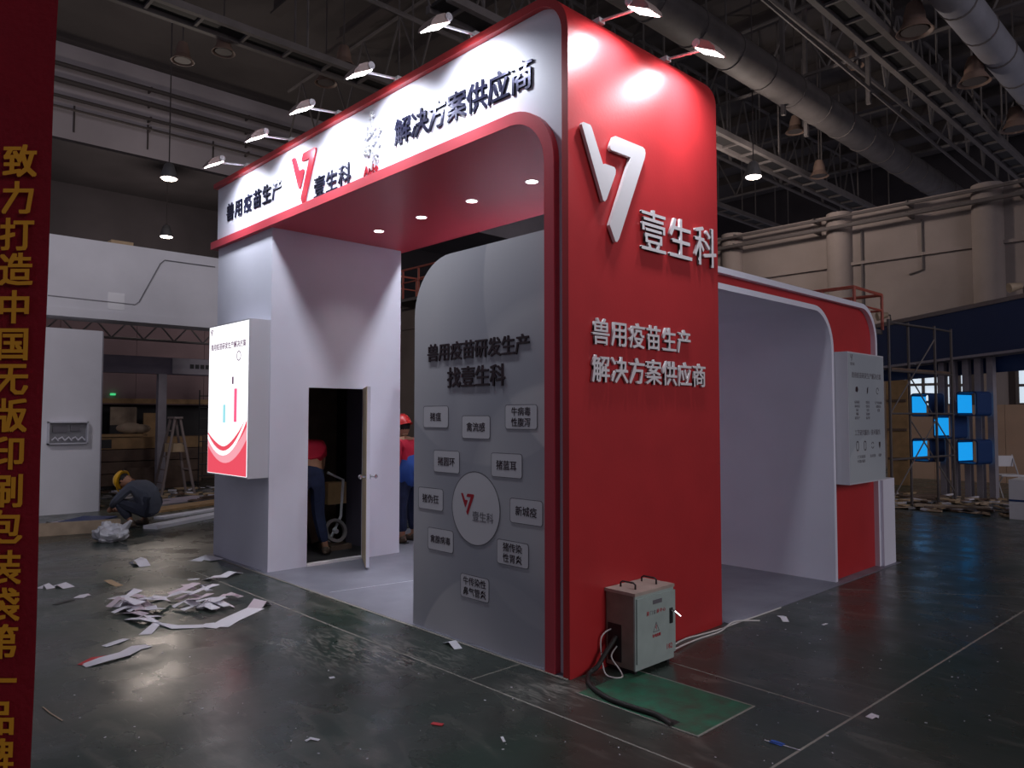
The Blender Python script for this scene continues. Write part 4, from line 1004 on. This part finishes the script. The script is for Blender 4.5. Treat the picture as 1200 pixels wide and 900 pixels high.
# ================================================================ PEOPLE
def skin(joints, edges, root, sub=1):
    names = list(joints); me = bpy.data.meshes.new('s')
    me.from_pydata([joints[n][0] for n in names], [(names.index(a), names.index(b)) for a, b in edges], [])
    o = bpy.data.objects.new('s', me); COL.objects.link(o)
    o.modifiers.new('k', 'SKIN')
    for i, n in enumerate(names):
        r = joints[n][1]; me.skin_vertices[0].data[i].radius = (r if isinstance(r, tuple) else (r, r))
        me.skin_vertices[0].data[i].use_root = (n == root)
    o.modifiers[0].use_smooth_shade = True
    s = o.modifiers.new('u', 'SUBSURF'); s.levels = sub; s.render_levels = sub
    bpy.context.view_layer.update(); dg = bpy.context.evaluated_depsgraph_get()
    m2 = bpy.data.meshes.new_from_object(o.evaluated_get(dg), depsgraph=dg)
    bpy.data.objects.remove(o); bm = bmesh.new(); bm.from_mesh(m2); return bm
def person(loc, rz, J, lab, shirt, trousers, helmet=None, bare_back=False, hairy=True, vest=None):
    """J: joint name -> (x fwd, y left, z up) in the person's frame"""
    t = thing('person', loc, lab, 'person', rz=rz); V = {k: Vector(v) for k, v in J.items()}
    E = [('pelvis', 'belly'), ('belly', 'chest'), ('chest', 'neck')]
    rad = dict(pelvis=(.135, .11), belly=(.135, .105), chest=(.165, .12), neck=.055)
    for s in 'LR':
        E += [('chest', 'sh'+s), ('sh'+s, 'el'+s), ('el'+s, 'wr'+s), ('pelvis', 'hp'+s), ('hp'+s, 'kn'+s), ('kn'+s, 'an'+s), ('an'+s, 'to'+s)]
        rad.update({'sh'+s: .065, 'el'+s: .042, 'wr'+s: .028, 'hp'+s: .095, 'kn'+s: .062, 'an'+s: .040, 'to'+s: .032})
    bm = skin({k: (V[k], rad[k]) for k in rad}, E, 'pelvis', 1)
    b = MB(); b.bm.free(); b.bm = bm
    hd_ = V['head']; up = (hd_-V['neck']).normalized(); fw_ = Vector(J.get('look', (1, 0, -.3))).normalized()
    b.path([V['neck'], V['neck'].lerp(hd_, .6)], [.055, .05], 10)
    sd_ = up.cross(fw_).normalized(); fw_ = sd_.cross(up).normalized()
    mt = Matrix((fw_, sd_, up)).transposed()
    b.ball(hd_, .098, .078, .118, 16, mt)
    b.ball(hd_ + fw_*.10 - up*.012, .018, .012, .022, 8, mt)                # nose
    b.ball(hd_ + fw_*.075 - up*.065, .022, .026, .014, 8, mt)              # chin and mouth
    for s in (-1, 1): b.ball(hd_ + sd_*.079*s - up*.01, .018, .008, .03, 8, mt)   # ears
    for s in 'LR':                                                         # hands
        w_ = V['wr'+s]; d = (w_-V['el'+s]).normalized(); q = d.orthogonal().normalized(); r2 = d.cross(q)
        b.path([w_, w_+d*.04, w_+d*.085], [.026, .036, .034], 8)
        for k_, (off, ln) in enumerate(((-.027, .065), (-.009, .075), (.009, .07), (.027, .055))):
            p_ = w_+d*.08+q*off; b.path([p_, p_+d*ln*.5+r2*.006, p_+d*ln*.85+r2*.024], [.010, .009, .007], 6)
        b.path([w_+d*.03-q*.03, w_+d*.06-q*.055, w_+d*.085-q*.058+r2*.01], [.012, .010, .008], 6)
    obj('body', b, 'skin', t, local=True, smooth=True)
    for s in (-1, 1):
        obj('eye', MB().ball(hd_ + fw_*.088 + sd_*.032*s + up*.012, .012, .014, .009, 8, mt), 'printdark', t, local=True)
    obj('hair', MB().ball(hd_ - fw_*.012 + up*.022, .102, .084, .108, 14, mt), 'hair', t, local=True, smooth=True)
    # shirt
    if bare_back:
        c0 = V['belly'].lerp(V['chest'], -.15); c1 = V['chest'].lerp(V['neck'], .35)
        js = {'a': (c0, (.180, .150)), 'b': (V['chest'], (.215, .165)), 'c': (c1, (.17, .13))}; es = [('a', 'b'), ('b', 'c')]
        for s in 'LR':
            js['s'+s] = (V['sh'+s], .082); js['m'+s] = (V['sh'+s].lerp(V['el'+s], .55), .068); es += [('b', 's'+s), ('s'+s, 'm'+s)]
        bm = skin(js, es, 'b', 1)
    else:
        js = {'p': (V['pelvis'].lerp(V['belly'], -.75), (.185, .155)), 'a': (V['belly'], (.182, .152)), 'b': (V['chest'], (.19, .145)), 'c': (V['chest'].lerp(V['neck'], .6), .085)}; es = [('p', 'a'), ('a', 'b'), ('b', 'c')]
        for s in 'LR':
            js['s'+s] = (V['sh'+s], .085); js['e'+s] = (V['el'+s], .062); js['m'+s] = (V['el'+s].lerp(V['wr'+s], .75), .045); es += [('b', 's'+s), ('s'+s, 'e'+s), ('e'+s, 'm'+s)]
        bm = skin(js, es, 'b', 1)
    sh = obj('shirt', bm, shirt, t, local=True, smooth=True)
    if vest:
        bm = skin({'p': (V['pelvis'].lerp(V['belly'], -1.3), (.235, .205)), 'b': (V['chest'].lerp(V['belly'], .1), (.225, .18))}, [('p', 'b')], 'b', 1); obj('vest', bm, vest, t, local=True, smooth=True)
    js = {'w': (V['pelvis'].lerp(V['belly'], .9 if bare_back else 1.5), (.172, .14)), 'p': (V['pelvis'], (.20, .165))}; es = [('w', 'p')]
    for s in 'LR':
        js['h'+s] = (V['hp'+s], .115); js['k'+s] = (V['kn'+s], .082); js['a'+s] = (V['kn'+s].lerp(V['an'+s], .88), .066); es += [('p', 'h'+s), ('h'+s, 'k'+s), ('k'+s, 'a'+s)]
    obj('trousers', skin(js, es, 'p', 1), trousers, t, local=True, smooth=True)
    for s in 'LR':
        a_ = V['an'+s]; f = (V['to'+s]-a_); f.z = 0; f = f.normalized(); sdv = Vector((-f.y, f.x, 0))
        m3 = Matrix((f, sdv, Vector((0, 0, 1)))).transposed()
        sb = MB(); base_ = Vector((a_.x, a_.y, 0))
        sb.ball(base_+f*.07+Vector((0, 0, .042)), .135, .047, .040, 14, m3); sb.ball(base_+f*.0+Vector((0, 0, .065)), .05, .043, .055, 12, m3)
        so = obj('shoe', sb, 'shoe', t, local=True, smooth=True)
        obj('sole', MB().mbox(Matrix.Translation(base_+f*.065+Vector((0, 0, .008))) @ m3.to_4x4(), .26, .085, .016).bevel(.006, 1), 'black', so, local=True)
    if helmet:
        hb_ = MB(); m4 = Matrix.Translation(hd_+up*.035) @ mt.to_4x4()
        prof = [(.150*math.cos(a_), .150*math.sin(a_)) for a_ in [R(90*i/8) for i in range(9)]]
        hb_.lathe([(r*(.86), z*.95) for r, z in prof], n=20, mtx=m4 @ Matrix.Diagonal((1.08, .95, 1, 1)))
        h_ = obj('helmet', hb_, helmet, t, local=True, smooth=True)
        pk = MB().lathe([(.128, -.004), (.150, -.012), (.150, -.006), (.128, .006)], n=20, ring=True, mtx=m4 @ Matrix.Translation((.018, 0, 0)) @ Matrix.Diagonal((1.15, .95, 1, 1)))
        obj('helmet_brim', pk, helmet, h_, local=True, smooth=True)
        obj('helmet_ridge', MB().path([m4 @ Vector((.145*math.cos(a_), 0, .146*math.sin(a_))) for a_ in [R(15+15*i) for i in range(11)]], .008, 6), helmet, h_, local=True, smooth=True)
    return t
yawL = math.atan2(-.72, -.69)
wf = (FL(150, 618)+FL(176, 616))/2
person((wf.x, wf.y, 0), yawL + R(-12), dict(pelvis=(-.20, 0, .27), belly=(-.19, 0, .44), chest=(-.03, 0, .60), neck=(.13, 0, .66), head=(.27, 0, .68), look=(.75, 0, -.75),
       shL=(.02, .19, .60), shR=(.02, -.19, .60), elL=(.20, .27, .40), elR=(.20, -.24, .40), wrL=(.40, .12, .27), wrR=(.40, -.10, .27),
       hpL=(-.17, .11, .25), hpR=(-.17, -.11, .25), knL=(.24, .20, .40), knR=(.24, -.18, .38), anL=(.0, .15, .09), anR=(.0, -.14, .09), toL=(.15, .17, .035), toR=(.15, -.16, .035)),
       'crouching worker in yellow helmet and grey clothes, bent over the boards', 'greycloth', 'darkcloth', 'yellow')
person((-4.84, .80, .0), R(165), dict(pelvis=(0, 0, .93), belly=(.06, 0, 1.08), chest=(.20, 0, 1.27), neck=(.36, 0, 1.36), head=(.47, 0, 1.36), look=(.5, 0, -1),
       shL=(.22, .19, 1.28), shR=(.22, -.19, 1.28), elL=(.30, .26, 1.02), elR=(.30, -.22, 1.02), wrL=(.42, .16, .86), wrR=(.42, -.12, .86),
       hpL=(0, .10, .90), hpR=(0, -.10, .90), knL=(.04, .15, .50), knR=(.06, -.12, .50), anL=(-.04, .18, .09), anR=(.0, -.20, .09), toL=(.10, .21, .035), toR=(.12, -.26, .035)),
       'bent worker in the doorway, red shirt rolled up over a bare back, navy trousers', 'redcloth', 'navycloth', None, bare_back=True)
p = PY(479, 500, 2.25)
person((p.x, p.y, 0), R(200), dict(pelvis=(0, 0, .88), belly=(.02, 0, 1.03), chest=(.04, 0, 1.22), neck=(.07, 0, 1.40), head=(.10, 0, 1.50), look=(1, 0, -.4),
       shL=(.04, .19, 1.30), shR=(.04, -.19, 1.30), elL=(.02, .25, 1.02), elR=(.12, -.24, 1.04), wrL=(.18, .20, .86), wrR=(.28, -.16, .95),
       hpL=(0, .10, .86), hpR=(0, -.10, .86), knL=(.03, .12, .48), knR=(.04, -.12, .48), anL=(0, .12, .09), anR=(0, -.14, .09), toL=(.14, .13, .035), toR=(.14, -.16, .035)),
       'worker in a red helmet and blue vest seen through the narrow gap', 'redcloth', 'navycloth', 'redhat', vest='bluecloth')

# ================================================================ INSIDE THE STORAGE ROOM
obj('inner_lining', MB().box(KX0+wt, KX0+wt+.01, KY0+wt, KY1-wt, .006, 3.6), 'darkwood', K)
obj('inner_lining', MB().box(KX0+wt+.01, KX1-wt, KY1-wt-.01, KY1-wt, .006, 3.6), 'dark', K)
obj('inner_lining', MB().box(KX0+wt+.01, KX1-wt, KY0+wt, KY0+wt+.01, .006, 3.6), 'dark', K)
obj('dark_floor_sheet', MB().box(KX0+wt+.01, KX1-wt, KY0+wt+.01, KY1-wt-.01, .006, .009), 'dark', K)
HC = thing('hand_cart', (-5.2, 1.28, 0), 'small wheeled hand cart inside the storage room', 'cart')
obj('wheel', MB().lathe([(.11, -.02), (.15, -.02), (.15, .02), (.11, .02)], n=20, ring=True, mtx=Matrix.Translation((-5.02, 1.26, .24)) @ Matrix.Rotation(R(70), 4, 'Y')), 'steel', HC, smooth=True)
obj('wheel_hub', MB().tube((-5.05, 1.26, .25), (-4.99, 1.26, .23), .03, 10), 'silver', HC)
obj('cart_frame', MB().path([(-5.1, 1.22, .10), (-5.1, 1.38, .40), (-5.12, 1.42, .85), (-5.12, 1.20, .95)], .018, 6), 'silver', HC)
obj('cart_base', MB().box(-5.25, -4.95, 1.16, 1.45, .009, .07), 'darkwood', HC)
obj('cart_box', MB().box(-5.30, -5.14, 1.22, 1.48, .55, .82), 'plywood', HC)
tag(obj('leaning_plank', MB().mbox(Matrix.Translation((-5.45, .95, 1.12)) @ Matrix.Rotation(R(14), 4, 'X'), .05, .12, 2.2), 'darkwood', loc=(-5.45, .95, .02)), 'dark plank leaning inside the storage room', 'plank')
tag(obj('leaning_plank', MB().mbox(Matrix.Translation((-5.60, 1.15, 1.12)) @ Matrix.Rotation(R(9), 4, 'X'), .04, .16, 2.2), 'rust', loc=(-5.6, 1.15, .02)), 'wider reddish plank leaning deeper inside the storage room', 'plank')
tag(obj('slate_board', MB().box(-5.35, -4.80, 1.60, 1.65, .01, 2.0), 'greyboard', loc=(-5.1, 1.62, .01)), 'slate blue panel standing inside beside the door jamb', 'panel')
tag(obj('pale_carton', MB().box(-5.66, -5.50, .36, .80, 1.45, 1.72).bevel(.01, 1), 'paperp', loc=(-5.6, .6, 1.45)), 'pale carton on a shelf above the bent worker', 'carton')
obj('inner_shelf', MB().box(-5.70, -5.40, .12, .84, 1.42, 1.45), 'darkwood', K)

# ================================================================ FLOOR LITTER
def strip(mb, P, w_, z0=.004, amp=.05, seed=0, twist=.5):
    rr = random.Random(seed); V = [Vector(p) for p in P]; L_, R_ = [], []
    for i, p in enumerate(V):
        d = (V[min(i+1, len(V)-1)]-V[max(i-1, 0)]); d.z = 0; d.normalize(); s_ = Vector((-d.y, d.x, 0))
        a = rr.uniform(-twist, twist) if 0 < i < len(V)-1 else 0
        h = (rr.uniform(0, amp) if 0 < i < len(V)-1 else 0)
        o_ = s_*math.cos(a)*w_/2 + Vector((0, 0, abs(math.sin(a))*w_/2))
        L_.append(Vector((p.x, p.y, z0+h)) + o_); R_.append(Vector((p.x, p.y, z0+h)) - Vector((o_.x, o_.y, -o_.z*.0)))
    mb.grid([L_, R_]); return mb
def litter(name, uvs, w_, m, lab, amp=.03, seed=0, cat='paper strip', twist=.4, sub=1, grp='paper scraps on the floor'):
    P = [FL(u, v) for u, v in uvs]
    if sub > 1: P = smooth_path(P, sub)
    mb = strip(MB(), P, w_, amp=amp, seed=seed, twist=twist)
    return tag(obj(name, mb, m, loc=P[len(P)//2], solid=.0018), lab, cat, grp)
# tangle left and right halves
def tangle(name, c, n, spread, w_, lab, seed, m='paper', m2='paperp'):
    rr = random.Random(seed); t = thing(name, FL(*c), lab, 'paper strips', 'tangled paper strips')
    for i in range(n):
        u = c[0]+rr.uniform(-spread[0], spread[0]); v = c[1]+rr.uniform(-spread[1], spread[1]); P = []; a = rr.uniform(-.5, .5)
        for k_ in range(rr.choice((3, 4, 5))):
            P.append(FL(u, v)); u += rr.uniform(11, 19)*math.cos(a)*(1 if k_ != 2 else -1); v += rr.uniform(-5, 5)
            v = min(max(v, c[1]-spread[1]-6), c[1]+spread[1]+8)
        mb = strip(MB(), P, w_*rr.uniform(.8, 1.2), z0=.004+.005*i, amp=.05, seed=seed+i, twist=.6)
        obj('paper_strip', mb, m if i % 3 else m2, t, solid=.0018)
    return t
tangle('paper_tangle', (148, 717), 13, (22, 12), .075, 'left heap of crumpled pale paper strips on the floor', 11)
tangle('paper_tangle', (226, 708), 13, (30, 8), .072, 'right heap of crumpled pale paper strips on the floor', 23)
litter('paper_strip', [(134, 712), (165, 706), (196, 702)], .09, 'paper', 'pale strip linking the two paper heaps at the back', .05, 3)
litter('paper_strip', [(170, 744), (184, 732), (205, 736), (240, 734)], .09, 'paper', 'pale folded strip joining the left heap to the straight strip', .02, 4)
litter('paper_strip', [(236, 733), (246, 734), (258, 735)], .10, 'paper', 'short crimped piece before the straight pale strip', .02, 4)
litter('paper_strip', [(256, 735), (270, 727), (290, 718), (300, 713)], .16, 'paper', 'wide straight pale strip pointing to the arch', .002, 5, twist=.02)
litter('paper_strip', [(298, 713), (305, 710), (312, 708)], .14, 'paperp', 'curled lilac end of the wide straight strip', .05, 6, twist=.3)
litter('paper_strip', [(122, 758), (136, 754), (148, 749)], .06, 'paper', 'small curled pale strip behind the red and white one', .02, 7)
litter('paper_strip', [(98, 781), (120, 776), (146, 769), (160, 761), (174, 757)], .09, 'paper', 'white torn strip with a red underside', .01, 8)
litter('red_strip', [(98, 780), (112, 774), (132, 770)], .10, 'paint', 'red torn strip under the white torn strip', .02, 9)
litter('paper_scrap', [(62, 688), (72, 687), (81, 689)], .11, 'paper', 'white scrap beside the banner, far left', .05, 10, 'paper scrap')
litter('paper_scrap', [(46, 690), (54, 688), (60, 690)], .08, 'paper', 'white scrap touching the banner edge', .04, 12, 'paper scrap')
litter('paper_scrap', [(92, 701), (98, 698), (105, 697)], .09, 'paper', 'flat white scrap right of the black stick', .0, 12, 'paper scrap', twist=0)
litter('card_strip', [(126, 680), (133, 684), (140, 687)], .07, 'card', 'small tan cardboard strip on the green floor', .0, 13, 'card scrap', twist=0)
litter('paper_scrap', [(154, 661), (160, 660), (165, 662), (170, 664)], .12, 'paper', 'crumpled white scrap below the plastic bag', .05, 14, 'paper scrap')
litter('paper_scrap', [(229, 658), (240, 655), (250, 657), (256, 655)], .16, 'paper', 'crumpled white paper at the left foot of the storage room', .06, 15, 'paper scrap')
litter('paper_scrap', [(220, 680), (228, 679), (233, 679)], .06, 'paper', 'tiny white tab left of the knotted strip', .0, 16, 'paper scrap', twist=0)
litter('paper_strip', [(240, 679), (250, 680), (262, 678), (272, 674), (282, 672)], .09, 'paper', 'knotted white strip in front of the storage room', .04, 17)
litter('black_stick', [(64, 709), (74, 706), (86, 703)], .05, 'black', 'short black stick beside the banner', .0, 18, 'stick', twist=0)
litter('paper_scrap', [(523, 753), (530, 756), (537, 761)], .06, 'paper', 'curled white scrap at the foot of the grey panel', .03, 19, 'paper scrap')
litter('red_scrap', [(506, 848), (512, 849), (519, 850)], .03, 'paint', 'small red scrap on the floor in the foreground', .0, 20, 'paper scrap', twist=0)
litter('paper_scrap', [(914, 722), (918, 725), (921, 729)], .05, 'paper', 'white scrap on the floor before the side wing opening', .01, 21, 'paper scrap')
litter('paper_scrap', [(1018, 842), (1024, 840), (1030, 841)], .04, 'paper', 'white scrap right of the pale joint line', .02, 22, 'paper scrap')
litter('blue_scrap', [(903, 869), (910, 871), (918, 874)], .04, 'bluecloth', 'blue scrap on a thin white stick, lower right', .0, 23, 'scrap', twist=0)
litter('white_stick', [(896, 868), (918, 874), (938, 880)], .006, 'paper', 'thin white stick across the blue scrap', .0, 23, 'stick', twist=0)
litter('white_stick', [(50, 829), (60, 837), (73, 845)], .008, 'wood', 'thin pale stick lying beside the banner, lower left', .0, 24, 'stick', twist=0)
litter('paper_scrap', [(358, 869), (364, 867), (374, 868)], .02, 'paper', 'tiny white sliver in the lower centre foreground', .005, 25, 'paper scrap')
litter('paper_scrap', [(386, 795), (392, 794)], .03, 'paper', 'tiny white chip on the dusty smear', .0, 26, 'paper scrap', twist=0)
litter('paper_scrap', [(588, 864), (591, 870)], .015, 'paper', 'thin white chip in the foreground before the panel', .0, 27, 'paper scrap', twist=0)
litter('paper_scrap', [(964, 733), (969, 731)], .02, 'paper', 'tiny white chip right of the larger scrap', .0, 28, 'paper scrap', twist=0)
rr = random.Random(77); mb = MB()
for i in range(110):
    p = FL(rr.uniform(60, 1180), rr.uniform(700, 895)); s_ = rr.uniform(.002, .007)
    if -5.8 < p.x < .1 and 0 < p.y < 5.5: continue
    mb.mbox(Matrix.Translation((p.x, p.y, .002)) @ Matrix.Rotation(rr.uniform(0, 3), 4, 'Z'), s_*2, s_, .002)
o = obj('floor_grit', mb, 'paper', loc=(1, -1, 0)); tag(o, 'fine white grit and chips strewn over the green floor', 'debris', kind='stuff')
# plastic bag
p = FL(129, 634); BG = thing('plastic_bag', p, 'crumpled white plastic bag in front of the crouching worker', 'bag')
bm_ = MB().ball((0, 0, .10), .23, .19, .125, 40); rr = random.Random(2)
from mathutils import noise as mn
for v in bm_.bm.verts:
    k_ = mn.noise(v.co*9)*.45 + mn.noise(v.co*24)*.40; v.co += v.co.normalized()*k_*.14; v.co.z = max(v.co.z, .002)
obj('bag_body', bm_, 'bag', BG, local=True, smooth=True)
pf = MB().path([(.06, .08, .12), (.13, .15, .19), (.19, .20, .27)], [.03, .05, .02], 7)
for v in pf.bm.verts: v.co += Vector((mn.noise(v.co*20), mn.noise(v.co*23), 0))*.03
obj('bag_handle', pf, 'bag', BG, local=True, smooth=True)
